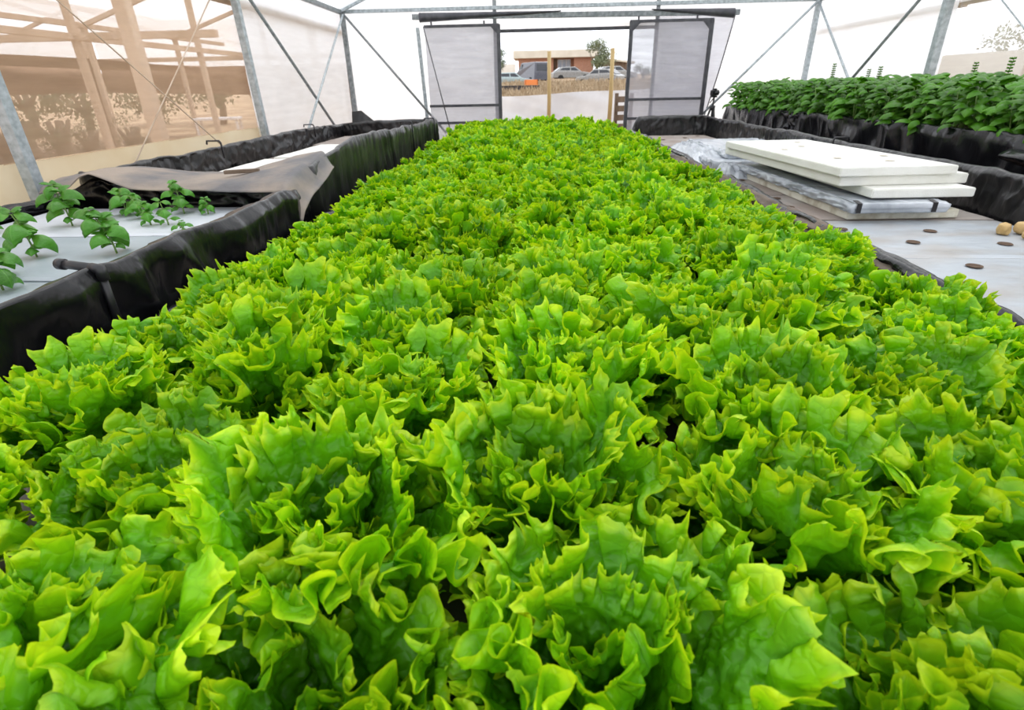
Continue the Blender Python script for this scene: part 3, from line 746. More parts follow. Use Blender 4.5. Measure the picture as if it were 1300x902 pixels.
# ------------------------------------------------------------------ lettuce
def lettuce_leaf(rg, L, Phi, nphi, nrho, th0, kap, cup, ruf):
    """fan-shaped blade around its base point, ruffled and toothed along the margin"""
    q = np.linspace(-1, 1, nphi)[:, None]; r = np.linspace(.0, 1, nrho)[None, :]**.62
    r = .03+.97*r
    phi = q*Phi
    sd = int(rg.integers(1, 9999))
    qa = np.abs(q)
    R = L*np.cos(phi*.95)**.5*(1+.09*noise2(q*2.6, 0*q, sd)+.035*noise2(q*7, 0*q, sd+8))
    kt = rg.uniform(26, 34)                     # teeth: sharp points with round bays between
    pt = q*kt+1.3*noise2(q*5, 0*q+3, sd)+.6*noise2(q*11, 0*q+8, sd)
    big = .6+.6*noise2(q*9, 0*q+1, sd+7)
    lobe = 1-np.abs(np.sin((q*rg.uniform(4.5, 6.5)+.8*noise2(q*4, 0*q+6, sd))*PI/2*2))**.7
    cusp = 1-np.abs(np.sin(pt*PI/2))**.75
    cusp2 = 1-np.abs(np.sin(pt*PI/2*2.3+1))**.85
    R = R*(1-.03+(.118*cusp*big+.028*cusp2)*sstep(.88, 1, r)+.035*lobe*sstep(.76, 1, r))
    rho = r*R
    narrow = sstep(0, .42, r)*.78+.22          # petiole
    a = rho*np.cos(phi*narrow); b = rho*np.sin(phi*narrow)
    env1 = sstep(.18, 1.0, r)**1.2*(.4+.6*sstep(.0, .5, qa)); env2 = sstep(.68, 1.0, r)**1.3; env3 = sstep(.80, 1, r)**1.2
    k1 = rg.uniform(1.5, 2.6)*PI; p1 = rg.uniform(0, 6.28)
    f1 = k1*q+p1+.9*noise2(q*2.5, r*1.2, sd+1)
    k2 = rg.uniform(5.5, 8.5)*PI; f2 = k2*q+rg.uniform(0, 6.28)+2.0*noise2(q*5, r*1.5, sd+2)
    k3 = rg.uniform(12, 16.5)*PI; f3 = k3*q+1.8*noise2(q*9, r*2, sd+3)
    m2 = .5+.8*np.abs(noise2(q*4, 0*q, sd+9)); m3 = .4+.9*np.abs(noise2(q*6, 0*q, sd+10))
    A1, A2, A3 = .080*L*ruf, .054*L*ruf*m2, .066*L*ruf*m3
    n = A1*env1*np.sin(f1) + A2*env2*np.sin(f2) + A3*env3*np.sin(f3)
    tang = -.45*A1*env1*np.sin(2*f1) - .8*A2*env2*np.sin(2*f2) - .6*A3*env3*np.sin(2*f3)
    rad = -.25*A1*env1*np.cos(f1*.5+1) - .35*A2*env2*np.abs(np.cos(f2))
    # margin rolls back or up along stretches
    n = n + .11*L*sstep(.80, 1.0, r)**1.5*noise2(q*3.2, 0*q, sd+11)
    rad = rad - .07*L*sstep(.84, 1.0, r)**2*np.abs(noise2(q*3.2, 0*q, sd+11))
    # blisters between the veins
    n = n + (.0068*noise2(a*62, b*62, sd+5)+.0036*noise2(a*130, b*130, sd+6))*(L/.2)*sstep(.12, .4, r)
    a = a+rad*np.cos(phi)-tang*np.sin(phi); b = b+rad*np.sin(phi)+tang*np.cos(phi)
    n = n + cup*b*b/L*2.0
    n = n - .005*np.exp(-(b/.006)**2)*sstep(.9, .2, r)
    t = np.linspace(0, 1.6, 80); ang = th0+kap*t**1.6
    rr = np.concatenate([[0], np.cumsum(np.sin(ang[:-1])*np.diff(t))])*L
    zz = np.concatenate([[0], np.cumsum(np.cos(ang[:-1])*np.diff(t))])*L
    aa = np.clip(a/L, 0, 1.6)
    cr = np.interp(aa, t, rr); cz = np.interp(aa, t, zz); an = np.interp(aa, t, ang)
    X = cr - n*np.cos(an); Z = cz + n*np.sin(an)
    V = np.stack([X, b, Z], -1)
    uv = np.stack([q*.5+.5+0*r, r+0*q], -1)
    return V.reshape(-1, 3), uv.reshape(-1, 2)

def lettuce_mesh(name, seed, nleaf, nphi, nrho, size=1.0):
    rg = np.random.default_rng(seed)
    idx = np.arange(nphi*nrho).reshape(nphi, nrho)
    F0 = np.stack([idx[:-1,:-1], idx[1:,:-1], idx[1:,1:], idx[:-1,1:]], -1).reshape(-1, 4)
    Vs, Us, Fs, As = [], [], [], []
    az = rg.uniform(0, 6.28)
    for i in range(nleaf):
        t = i/(nleaf-1)
        L = (.125+.085*math.sin(min(1, t*1.3)*PI/2))*rg.uniform(.86, 1.12)*size
        th0 = math.radians(5+36*t**1.2+rg.uniform(-6, 6)); kap = math.radians(2+46*t+rg.uniform(-18, 22))
        V, U = lettuce_leaf(rg, L, math.radians(rg.uniform(54, 68)), nphi, nrho, th0, kap, .5-.55*t, rg.uniform(.85, 1.25))
        az += 2.399+rg.uniform(-.25, .25)
        roll = rg.uniform(-.18, .18)
        c, s = math.cos(roll), math.sin(roll)
        y = V[:, 1]*c - (V[:, 2])*s*.5; V = np.stack([V[:, 0], y, V[:, 2]], 1)
        V[:, 0] += .004+.016*t
        c, s = math.cos(az), math.sin(az)
        V = np.stack([V[:, 0]*c-V[:, 1]*s, V[:, 0]*s+V[:, 1]*c, V[:, 2]+.02*(1-t)], 1)
        Fs.append(F0+i*nphi*nrho); Vs.append(V); Us.append(U); As.append(np.full(len(V), rg.uniform(0, 1)))
    V = np.concatenate(Vs); V[:, 2] = np.maximum(V[:, 2], .002)
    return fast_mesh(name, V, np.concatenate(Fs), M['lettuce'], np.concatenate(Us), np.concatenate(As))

HI = [lettuce_mesh('lettuce_head', 300+i, 13, 400, 48, 1.09) for i in range(7)]
MI = [lettuce_mesh('lettuce_head', 340+i, 14, 250, 30) for i in range(7)]
LO = [lettuce_mesh('lettuce_head', 380+i, 13, 130, 16) for i in range(7)]

ORD = ['nearest', 'second', 'third', 'fourth', 'fifth', 'sixth', 'seventh', 'eighth', 'ninth']
LINE = ['the line along the left bed edge', 'the second line from the left bed edge', 'the line just left of the bed centre', 'the centre line of the bed',
        'the line just right of the bed centre', 'the second line from the right bed edge', 'the line along the right bed edge']
NC = 7
rl = random.Random(5)
r_i = 0; y = .02
rows = []
while y < 7.75:
    rows.append(y); y += .262
for r_i, y in enumerate(rows):
    for c in range(NC):
        x = -.81 + c*.283 + rl.uniform(-.025, .025) + (.03 if r_i % 2 else -.03)
        yy = y + rl.uniform(-.03, .03) + (.04 if c % 2 else -.03)
        pool = HI if y < 1.15 else (MI if y < 3.2 else LO)
        o = bpy.data.objects.new('lettuce_head', pool[rl.randrange(len(pool))])
        COL.objects.link(o)
        o.location = (x, yy, .472)
        o.rotation_euler = (rl.uniform(-.06, .06), rl.uniform(-.06, .06), rl.uniform(0, 6.28))
        s = rl.uniform(.93, 1.08)
        zs = rl.uniform(.97, 1.17) + .055*max(0, y-3.2)
        if c in (0, NC-1): s *= .90; zs *= .97
        if y < 1.15: s *= .97
        o.scale = (s, s, s*zs)
        if r_i < len(ORD):
            lab = 'frilly lettuce head, %s from the camera, in %s' % (ORD[r_i], LINE[c])
        else:
            z = 'stretch level with the foam boards' if y < 4.6 else 'far stretch before the doorway'
            w = 'left side' if c < 2 else ('right side' if c > 4 else 'centre')
            lab = 'frilly lettuce head, %s of the bed, %s' % (w, z)
        tag(o, lab, 'lettuce', 'frilly lettuce heads in the centre bed')

# ------------------------------------------------------------------ basil
def basil_leaf(L, W, nl, nw, fold, droop, rg):
    s = np.linspace(0, 1, nl)[:, None]; t = np.linspace(-1, 1, nw)[None, :]
    w = W*np.sin(np.clip(s, 0, 1)**.75*PI)**.8*.5+.0008
    x = s*L; y = t*w
    z = -fold*(np.abs(t)**1.7)*w + .05*L*np.sin(s*PI) + .010*L*np.sin(s*26)*(1-t*t)*np.abs(t)*2
    a = -droop*s**1.3
    # bend along the length
    sl = np.linspace(0, 1, nl); ang = .35-droop*sl
    cx = np.concatenate([[0], np.cumsum(np.cos(ang[:-1]))])/(nl-1)*L; cz = np.concatenate([[0], np.cumsum(np.sin(ang[:-1]))])/(nl-1)*L
    X = cx[:, None] - z*np.sin(ang)[:, None]; Z = cz[:, None] + z*np.cos(ang)[:, None]
    V = np.stack([X+0*y, y, Z+0*y], -1).reshape(-1, 3)
    uv = np.stack([t*.5+.5+0*s, s+0*t], -1).reshape(-1, 2)
    return V, uv

def leafset(name, leaves, nl, nw, mat):
    idx = np.arange(nl*nw).reshape(nl, nw)
    F0 = np.stack([idx[:-1,:-1], idx[1:,:-1], idx[1:,1:], idx[:-1,1:]], -1).reshape(-1, 4)
    V = np.concatenate([l[0] for l in leaves]); U = np.concatenate([l[1] for l in leaves])
    A = np.concatenate([np.full(nl*nw, l[2]) for l in leaves])
    Fq = np.concatenate([F0+i*nl*nw for i in range(len(leaves))])
    return fast_mesh(name, V, Fq, mat, U, A)

def place(V, az, base, tilt=0.0):
    c, s = math.cos(tilt), math.sin(tilt)
    V = np.stack([V[:, 0]*c-V[:, 2]*s, V[:, 1], V[:, 0]*s+V[:, 2]*c], 1)
    c, s = math.cos(az), math.sin(az)
    return np.stack([V[:, 0]*c-V[:, 1]*s+base[0], V[:, 0]*s+V[:, 1]*c+base[1], V[:, 2]+base[2]], 1)

def young_basil(label, loc, H, seed, lean=(0, 0), big=1.0, nodes=4):
    rg = np.random.default_rng(seed)
    r = empty('basil_plant', loc, 0, label, 'basil plant', 'young basil plants in the near left bed')
    path = [Vector((lean[0]*t*t*H, lean[1]*t*t*H, H*t)) for t in np.linspace(0, 1, 8)]
    mb = MB().tube(path, [.0035-.0015*t for t in np.linspace(0, 1, 8)], 8)
    leaves = []
    az = rg.uniform(0, 6.28)
    nl, nw = 14, 11
    for k in range(nodes):
        t = .22+.78*k/(nodes-1)
        p = Vector((lean[0]*t*t*H, lean[1]*t*t*H, H*t))
        az += PI/2+rg.uniform(-.2, .2)
        for sgn in (0, PI):
            L = big*(.070+.022*math.sin(t*PI*.8))*rg.uniform(.85, 1.15)
            if k == nodes-1: L *= .8
            if k == 0: L *= .62
            a = az+sgn+rg.uniform(-.2, .2)
            V, U = basil_leaf(L, L*.74, nl, nw, .85, rg.uniform(1.5, 2.3), rg)
            off = .012 if k < nodes-1 else .004
            leaves.append((place(V, a, (p.x+math.cos(a)*off, p.y+math.sin(a)*off, p.z+.004), rg.uniform(-.25, .25)), U, rg.uniform(0, 1)))
            mb.tube([p, p+Vector((math.cos(a)*off*1.1, math.sin(a)*off*1.1, .005))], .0014, 6)
            if t > .4 and rg.random() < .8:       # small side-shoot leaves
                for q in range(2):
                    l2 = L*.55; V, U = basil_leaf(l2, l2*.7, nl, nw, .7, 1.2, rg)
                    aa = a+rg.uniform(-1.2, 1.2)
                    leaves.append((place(V, aa, (p.x, p.y, p.z+.010), rg.uniform(.2, .6)), U, rg.uniform(0, 1)))
    mb.build('stem', M['stem'], r, smooth=True)
    o = bpy.data.objects.new('foliage', leafset('foliage', leaves, nl, nw, M['basil_young'])); link(o, r)
    return r
ZB = .578
young_basil('tall leafy basil plant at the left end of the white raft', (-2.06, 2.36, ZB), .17, 1, (-.15, 0), 1.15, 5)
young_basil('basil plant leaning left, standing on the grey raft right of the picture-edge plants', (-1.53, 1.90, ZB), .15, 2, (-.35, .05), 1.05, 5)
young_basil('basil plant at the left picture edge, middle one of the three', (-1.80, 1.86, ZB), .15, 3, (-.2, 0), 1.2, 4)
young_basil('basil plant at the left picture edge, lowest and nearest the camera', (-1.60, 1.50, ZB), .13, 4, (-.15, 0), 1.05, 4)
young_basil('basil plant at the left picture edge, topmost and farthest back', (-2.32, 2.22, ZB), .15, 5, (-.1, 0), 1.15, 4)
young_basil('basil plant behind the lowest one, cut by the left picture edge', (-1.72, 1.62, ZB), .11, 12, (-.2, 0), .95, 4)
young_basil('basil plant in the middle of the white raft, left one of a close pair', (-1.96, 2.58, ZB), .12, 6, (0, 0), 1.0, 4)
young_basil('basil plant in the middle of the white raft, smaller right one of a close pair', (-1.83, 2.50, ZB), .10, 7, (-.3, 0), .8, 4)
young_basil('small forked basil plant before the black rim, on the left stem of the fork', (-1.70, 2.36, ZB), .085, 8, (-.25, 0), .85, 3)
young_basil('small forked basil plant before the black rim, on the right stem of the fork', (-1.62, 2.36, ZB), .095, 13, (-.1, 0), .85, 3)
young_basil('upright basil plant near the back right corner of the white raft', (-1.69, 2.60, ZB), .135, 9, (-.1, 0), .95, 4)
young_basil('smallest basil seedling, right of the upright one at the back of the white raft', (-1.56, 2.58, ZB), .065, 10, (0, 0), .62, 3)
young_basil('tiny basil seedling at the rim of the near left bed', (-1.49, 2.25, ZB), .03, 11, (0, 0), .5, 3)

def bed_basil_mesh(seed, n=62):
    rg = np.random.default_rng(seed)
    leaves = []
    nl, nw = 8, 7
    for i in range(n):
        t = (i+.5)/n
        zz = .06+.29*t**.7
        a = rg.uniform(0, 6.28)
        rad = rg.uniform(.02, .12)*(1-.35*t)
        L = rg.uniform(.085, .135)*(1-.25*t)
        V, U = basil_leaf(L, L*.62, nl, nw, .75, rg.uniform(1.2, 2.5)-.6*t, rg)
        leaves.append((place(V, a+rg.uniform(-.4, .4), (math.cos(a)*rad, math.sin(a)*rad, zz), rg.uniform(-.35, .3)), U, rg.uniform(0, 1)))
    return leafset('foliage', leaves, nl, nw, M['basil'])
BM = [bed_basil_mesh(500+i) for i in range(6)]
sm = MB()
for a in (0, 2.1, 4.2): sm.tube([(0, 0, 0), (.03*math.cos(a), .03*math.sin(a), .14), (.06*math.cos(a), .06*math.sin(a), .29)], [.005, .004, .002], 6)
stem0 = sm.build('stem', M['stem'], None, smooth=True)
stem_me = stem0.data; bpy.data.objects.remove(stem0)
sp = MB().tube([(0, 0, 0), (.004, 0, .06), (.008, .003, .13)], [.002, .0018, .001], 6)
for k in range(7):
    z = .03+.015*k
    for q in range(4):
        a = q*PI/2+k*.7
        sp.tube([(0+.004*z/.1, 0, z), (.009*math.cos(a), .009*math.sin(a), z+.004), (.011*math.cos(a), .011*math.sin(a), z+.009)], [.003, .005, .001], 5)
spk = sp.build('flower_spike', M['basil'], None, smooth=True)
spike_me = spk.data; bpy.data.objects.remove(spk)
rb = random.Random(9)
by_ = 2.55; k = 0
spikes = {(3, 1), (5, 2), (6, 1), (8, 3), (9, 2), (12, 1), (15, 2), (18, 2), (4, 3), (2, 2)}
ORB = ['nearest', 'second', 'third', 'fourth', 'fifth', 'sixth', 'seventh', 'eighth']
while by_ < 8.35:
    for c in range(4):
        x = 2.715 + c*.245 + rb.uniform(-.03, .03)
        yy = by_+rb.uniform(-.04, .04)
        if c == 0: lab = 'basil plant in the front row over the liner'
        elif c == 3: lab = 'basil plant in the back row'
        else: lab = 'basil plant inside the raised bed'
        stretch = 'near end' if by_ < 4.3 else ('middle of the bed' if by_ < 6.4 else 'far end toward the tripod')
        lab = lab + ', ' + stretch
        if (k, c) in spikes: lab = lab + ', with flower spike'
        r = empty('basil_plant', (x, yy, .742), rb.uniform(0, 6.28), lab, 'basil plant', 'tall basil plants in the raised right bed')
        s = rb.uniform(.93, 1.12)
        r.scale = (s*1.05, s*1.05, s*(.95+.04*rb.uniform(-1, 1)))
        link(bpy.data.objects.new('stem', stem_me), r)
        link(bpy.data.objects.new('foliage', BM[rb.randrange(6)]), r)
        if (k, c) in spikes:
            f = link(bpy.data.objects.new('flower_spike', spike_me), r)
            f.location = (.02, 0, .33); f.scale = (1.5, 1.5, 1.25)
    by_ += .232; k += 1

# ------------------------------------------------------------------ tripod with camera
tr = empty('tripod', (2.43, 8.28, 0.012), 0.2, 'black tripod standing in the corner by the right mesh screen', 'tripod')
for k in range(3):
    a = k*2.094+.5
    MB().tube([(.02*math.cos(a), .02*math.sin(a), .78), (.14*math.cos(a), .14*math.sin(a), .38), (.25*math.cos(a), .25*math.sin(a), 0)], [.014, .011, .008], 10).build('leg', M['black_plastic'], tr, smooth=True)
MB().tube([(0, 0, .55), (0, 0, .90)], .012, 12).build('centre_column', M['black_plastic'], tr, smooth=True)
MB().tube([(0, 0, .74), (0, 0, .80)], .032, 14).build('collar', M['black_plastic'], tr, smooth=True)
MB().box((-.03, -.03, .90), (.03, .03, .925)).build('head', M['black_plastic'], tr, bevel=.004)
MB().tube([(0, 0, .90), (-.09, -.08, .84)], .006, 8).build('pan_handle', M['black_plastic'], tr, smooth=True)
cm_ = empty('camera_body', (2.43, 8.28, .938), .3, 'small black camera mounted on the tripod', 'camera')
MB().box((-.055, -.025, 0), (.055, .025, .065)).build('body', M['black_plastic'], cm_, bevel=.008)
MB().box((-.018, -.02, .065), (.022, .02, .085)).build('viewfinder', M['black_plastic'], cm_, bevel=.005)
MB().tube([(0, -.025, .032), (0, -.075, .032)], .026, 18).build('lens', M['black_plastic'], cm_, smooth=True)

# ------------------------------------------------------------------ outside the doorway
def terrain_z(y): return 0.0 if y < 13.5 else 2.35*min(1, (y-13.5)/72)
ys = np.array([8.8, 11, 13.5, 18, 25, 35, 50, 65, 85, 130, 260])
xs = np.linspace(-160, 160, 41)
G = np.array([[(x, y_, terrain_z(y_)) for y_ in ys] for x in xs])
o = MB().grid(G).build('ground', M['dirt'], None, smooth=True); tag(o, kind='structure')
G = np.array([[(x, y_, 0.0) for y_ in (-30, 8.8)] for x in (-60, XL-.03)])
o = MB().grid(G).build('ground', M['dirt'], None); tag(o, kind='structure')
G = np.array([[(x, y_, 0.0) for y_ in (-30, 8.8)] for x in (XR+.03, 60)])
o = MB().grid(G).build('ground', M['dirt'], None); tag(o, kind='structure')
G = np.array([[(x, y_, 0.0) for y_ in (-30, YF)] for x in (XL-.03, XR+.03)])
o = MB().grid(G).build('ground', M['dirt'], None); tag(o, kind='structure')
# dry grass
rg = np.random.default_rng(77)
V, Fq = [], []
nb = 26000
yy = 15+38*rg.random(nb)**1.2; xx = -3+ (6+.30*yy)*rg.random(nb) - .07*yy
hh = (.08+.24*rg.random(nb)**2)*(1+yy*.004)
az = rg.uniform(0, PI, nb); wd = .012+yy*.0009
zz = np.interp(yy, [13.5, 85.5], [0, 2.35])
ln = rg.uniform(-.5, .5, (nb, 2))*hh[:, None]
P0 = np.stack([xx-wd*np.cos(az), yy-wd*np.sin(az), zz-.01], 1); P1 = np.stack([xx+wd*np.cos(az), yy+wd*np.sin(az), zz-.01], 1)
P2 = np.stack([xx+ln[:, 0]+wd*.2, yy+ln[:, 1], zz+hh], 1); P3 = np.stack([xx+ln[:, 0]-wd*.2, yy+ln[:, 1], zz+hh], 1)
V = np.stack([P0, P1, P2, P3], 1).reshape(-1, 3)
me = fast_mesh('dry_grass', V, np.arange(nb*4).reshape(-1, 4), M['grass'])
o = bpy.data.objects.new('dry_grass', me); link(o); tag(o, 'straw-coloured dry grass on the open ground behind the white sheet', 'grass', kind='stuff')

# white fleece fence
u = np.linspace(0, 1, 160)[:, None]; v = np.linspace(0, 1, 24)[None, :]
X = -3.6+8.4*u+0*v
top = 1.02 - .12*np.exp(-((X+.6)/1.6)**2) + .04*noise2(u*6, 0*v, 171)
Z = top*v
Y_ = 13.4 + .25*(1-v)*1.0 + .05*noise2(u*10+v*3, v*2, 172)+.03*noise2(u*22+v*6, v*2, 173)
fence = MB().grid(np.stack([X, Y_+0*X, Z], -1)).build('fleece_fence', M['cloth_white'], None, smooth=True)
tag(fence, 'low white fleece sheet stretched behind the doorway stakes', 'sheet')
def stake(label, x, y_, h, w):
    o = MB().tube([(0, 0, 0), (.01, 0, h*.5), (0, 0, h)], [w, w*.96, w*.93], 10).build('wooden_stake', M['wood_yellow'], None, smooth=True, loc=(x, y_, 0))
    tag(o, label, 'stake', 'wooden stakes outside the doorway')
stake('round wooden stake in the middle of the open doorway', .275, 12, 1.69, .04)
stake('round wooden stake near the right side of the open doorway', 1.49, 12, 1.72, .042)
pl = empty('wooden_pallet', (1.66, 11.2, 0), .1, 'dark pallet standing upright beside the right doorway stake', 'pallet')
for k in range(6): MB().box((-.16, -.012, .02+k*.155), (.16, .012, .12+k*.155)).build('slat', M['wood_dark'], pl)
for xx_ in (-.14, .14): MB().box((xx_-.025, .012, 0), (xx_+.025, .10, .95)).build('bearer', M['wood_dark'], pl)

# house
hs = empty('bungalow', (2.9, 88, 2.35), 0, 'long brick bungalow with a pale flat roof edge seen through the doorway', 'house')
mb = MB().box((-5.2, -1, 0), (-.3, 6, 2.4)).box((2.6, -1, 0), (5.3, 6, 2.4)).box((-.3, .6, 0), (2.6, 6, 2.4))
mb.build('brick_wall', M['brick'], hs)
MB().box((-5.9, -1.8, 2.2), (5.9, 6.6, 3.15)).build('roof', M['rooftile'], hs, bevel=.05)
w = MB().box((.35, .52, .7), (2.2, .62, 2.05)).build('window', M['white'], hs)
for k in range(3): MB().box((.42+k*.6, .49, .78), (.94+k*.6, .53, 1.97)).build('pane', M['glass'], w)
MB().box((-.2, .5, 0), (.25, .62, 2.1)).build('door', M['wood_dark'], hs)
sh = empty('shed', (11.2, 84, 2.2), 0, 'small brown shed with a pale slanting roof right of the bungalow', 'shed')
MB().box((-1.8, 0, 0), (1.6, 3, 1.6)).build('wall', M['wood_dark'], sh)
MB().add([(-2.2, -.6, 1.9), (2.2, -.6, 1.35), (2.2, 3.4, 1.35), (-2.2, 3.4, 1.9), (-2.2, -.6, 2.1), (2.2, -.6, 1.6), (2.2, 3.4, 1.6), (-2.2, 3.4, 2.1)], [(0,3,2,1), (4,5,6,7), (0,1,5,4), (1,2,6,5), (2,3,7,6), (3,0,4,7)]).build('roof', M['rooftile'], sh)
tag(MB().box((-8.5, 84, 2.2), (-4.2, 84.2, 3.8)).build('garden_wall', M['plaster'], None), 'low pale wall joined to the left of the brick bungalow', 'wall')
bpy.data.objects['garden_wall'].location = (1.55, 0, 0)

def tree(label, loc, H, R_, mat, seed, nlf=2600, name='tree', lobes=7):
    rg = np.random.default_rng(seed)
    r = empty(name, loc, 0, label, 'tree')
    th = MB().tube([(0, 0, 0), (.1*R_, 0, H*.3), (0, .1, H*.65)], [.12, .1, .05], 8)
    for k in range(5):
        a = k*1.26; th.tube([(0, 0, H*.3), (R_*.5*math.cos(a), R_*.5*math.sin(a), H*.65)], [.06, .02], 6)
    th.build('trunk', M['bark'], r, smooth=True)
    C = rg.normal(0, 1, (lobes, 3)); C /= np.linalg.norm(C, axis=1)[:, None]
    C = C*np.array([R_*.55, R_*.55, H*.28])+np.array([0, 0, H*.62])
    ci = rg.integers(0, lobes, nlf)
    d = rg.normal(0, 1, (nlf, 3)); d /= np.linalg.norm(d, axis=1)[:, None]
    P = C[ci]+d*(R_*.5*rg.random(nlf)**.4)[:, None]*np.array([1, 1, .8])
    P[:, 2] = np.maximum(P[:, 2], .05)
    s = R_*.055
    a = rg.normal(0, 1, (nlf, 3)); a /= np.linalg.norm(a, axis=1)[:, None]; b = np.cross(a, d); b /= np.linalg.norm(b, axis=1)[:, None]+1e-6
    V = np.stack([P-a*s, P-b*s*.5, P+a*s, P+b*s*.5], 1).reshape(-1, 3)
    me = fast_mesh('crown', V, np.arange(nlf*4).reshape(-1, 4), mat)
    link(bpy.data.objects.new('crown', me), r)
    return r
tree('dark green tree at the left edge of the doorway view', (-4.9, 78, 2.1), 3.4, 1.5, M['tree_dark'], 601)
tree('grey-green bushy tree in front of the right half of the bungalow', (7.6, 78, 2.1), 3.9, 1.9, M['tree_olive'], 602, 3800)
tree('small pale tree between the bushy tree and the shed', (10.0, 80, 2.15), 2.9, 1.0, M['tree_olive'], 603, 900)
tree('low green shrub right of the shed, beside the doorway stake', (9.6, 55, 1.35), 1.4, .9, M['tree_dark'], 604, 1200, 'shrub')
tree('thin tree top beyond the far right wall net', (11.3, 15.2, 0), 2.3, .8, M['tree_olive'], 605, 900)

def car(label, loc, rz, col, L=4.2, Wd=1.7, H=1.42, kind='hatch', name='car'):
    r = empty(name, loc, rz, label, 'car' if name == 'car' else 'van')
    if kind == 'van':
        prof = [(-L/2, .35), (-L/2, H*.98), (-L/2+.1, H), (L*.18, H), (L*.33, H*.62), (L/2-.05, H*.52), (L/2, .35)]
        win = [[(L*.10, H*.92), (L*.17, H*.93), (L*.29, H*.64), (L*.10, H*.62)]]
    else:
        prof = [(-L/2, .35), (-L/2, H*.6), (-L*.42, H*.68), (-L*.28, H*.98), (L*.06, H), (L*.22, H*.66), (L/2-.1, H*.56), (L/2, .35)]
        win = [[(-L*.36, H*.70), (-L*.26, H*.92), (-L*.08, H*.93), (-L*.08, H*.68)], [(-L*.05, H*.68), (-L*.05, H*.93), (L*.05, H*.93), (L*.17, H*.68)]]
    n = len(prof)
    vs = []
    for sy in (-1, 1):
        for x, z in prof:
            vs.append((x, sy*Wd/2*(1 if z < H*.7 else .88), z))
    mb = MB(); mb.add(vs, [tuple(range(n-1, -1, -1)), tuple(range(n, 2*n))]+[(i, (i+1) % n, n+(i+1) % n, n+i) for i in range(n)])
    mb.build('body', col, r, bevel=.05)
    for sy in (-1, 1):
        for p in win:
            q = MB(); yb = sy*Wd/2*.93
            q.prism(p, yb-.04, yb+.04).build('side_window', M['car_glass'], r)
        for x in (-L*.31, L*.31):
            MB().tube([(x, sy*(Wd/2-.16), .32), (x, sy*(Wd/2+.02), .32)], .32, 20).build('wheel', M['tyre'], r, smooth=False)
    if kind != 'van':
        MB().add([(-L*.425, -Wd*.36, H*.70), (-L*.425, Wd*.36, H*.70), (-L*.30, Wd*.33, H*.95), (-L*.30, -Wd*.33, H*.95)], [(0,1,2,3)]).build('rear_window', M['car_glass'], r, solid=.03)
        MB().add([(L*.22, -Wd*.36, H*.69), (L*.22, Wd*.36, H*.69), (L*.085, Wd*.33, H*.96), (L*.085, -Wd*.33, H*.96)], [(0,1,2,3)]).build('windscreen', M['car_glass'], r, solid=.03)
    else:
        MB().box((-L/2-.02, -Wd*.34, H*.6), (-L/2+.02, Wd*.34, H*.9)).build('rear_window', M['car_glass'], r)
    return r
tz_ = terrain_z
car('dark blue van parked in front of the bungalow, left of the middle stake', (-.3, 62, tz_(62)-.35), 2.05, M['car_dark'], 4.4, 1.75, 1.95, 'van', 'van')
car('pale blue car half hidden behind the dark van', (-2.3, 58, tz_(58)-.6), .3, M['car_blue'])
car('grey car behind the middle stake, before the bungalow window', (4.0, 68, tz_(68)-.3), .2, M['car_grey'], 4.4)
car('wrecked grey car standing right of the grass, bonnet up', (5.9, 56, tz_(56)-.45), 2.6, M['car_grey'])
car('pale grey car behind the wrecked one, beside the right stake', (8.3, 64, tz_(64)-.3), .2, M['car_grey'], 4.4)
cr = empty('plastic_crate', (-.25, 40, tz_(40)), .1, 'small orange crate on top of the dark crates left of the stake', 'crate')
MB().box((-.42, -.3, .28), (.42, .3, .34)).box((-.42, -.3, .34), (-.36, .3, .60)).box((.36, -.3, .34), (.42, .3, .60)).box((-.42, -.3, .34), (.42, -.24, .60)).box((-.42, .24, .34), (.42, .3, .60)).build('crate_shell', M['orange'], cr)
for k, (x, y_, w_, h_, lb) in enumerate(((-.3, 39.9, 1.2, .28, 'dark crate under the orange one'), (-1.5, 38, 1.3, .35, 'dark low crate left of the orange crate'), (-2.1, 32, .5, .9, 'tall dark crate stack at the left doorway edge'))):
    o = MB().box((-w_/2, -.3, 0), (w_/2, .3, h_)).box((-w_/2-.03, -.33, h_*.85), (w_/2+.03, .33, h_)).build('crate', M['crate'], None, bevel=.02, loc=(x, y_, tz_(y_)-.01))
    tag(o, lb, 'crate')

# ------------------------------------------------------------------ neighbouring timber greenhouse seen through the tan net
nb_ = empty('timber_greenhouse', (-3.9, 2, 0), 0, 'timber-framed neighbouring greenhouse seen through the tan net', 'greenhouse')
def NBp(name, a, b, w, mat=None):
    off = Vector((-3.9, 2, 0))
    MB().beam(Vector(a)-off, Vector(b)-off, w).build(name, mat or M['wood'], nb_)
for x, w in ((-3.9, .12), (-5.7, .075), (-7.6, .075), (-9.6, .075)):
    for y_ in ((1.0, 5.95, 10.9) if x == -3.9 else (2.6, 5.0, 7.6, 10.4, 13.0)):
        NBp('post', (x, y_, 0), (x, y_, 2.15 if x in (-3.9, -7.6) else 2.75), w)
for x, z in ((-3.9, 2.15), (-5.7, 2.75), (-7.6, 2.15), (-9.6, 2.75)):
    NBp('top_beam', (x, 0, z), (x, 15, z), .07)
for y_ in (2.6, 5.0, 7.6, 10.4, 13.0):
    for xa, za, xb, zb in ((-3.9, 2.15, -5.7, 2.75), (-5.7, 2.75, -7.6, 2.15), (-7.6, 2.15, -9.6, 2.75), (-9.6, 2.75, -11.5, 2.15)):
        NBp('rafter', (xa, y_, za), (xb, y_, zb), .06)
for y_ in (2.6, 7.6, 13.0): NBp('tie_beam', (-3.9, y_, 1.75), (-11.5, y_, 1.75), .08)
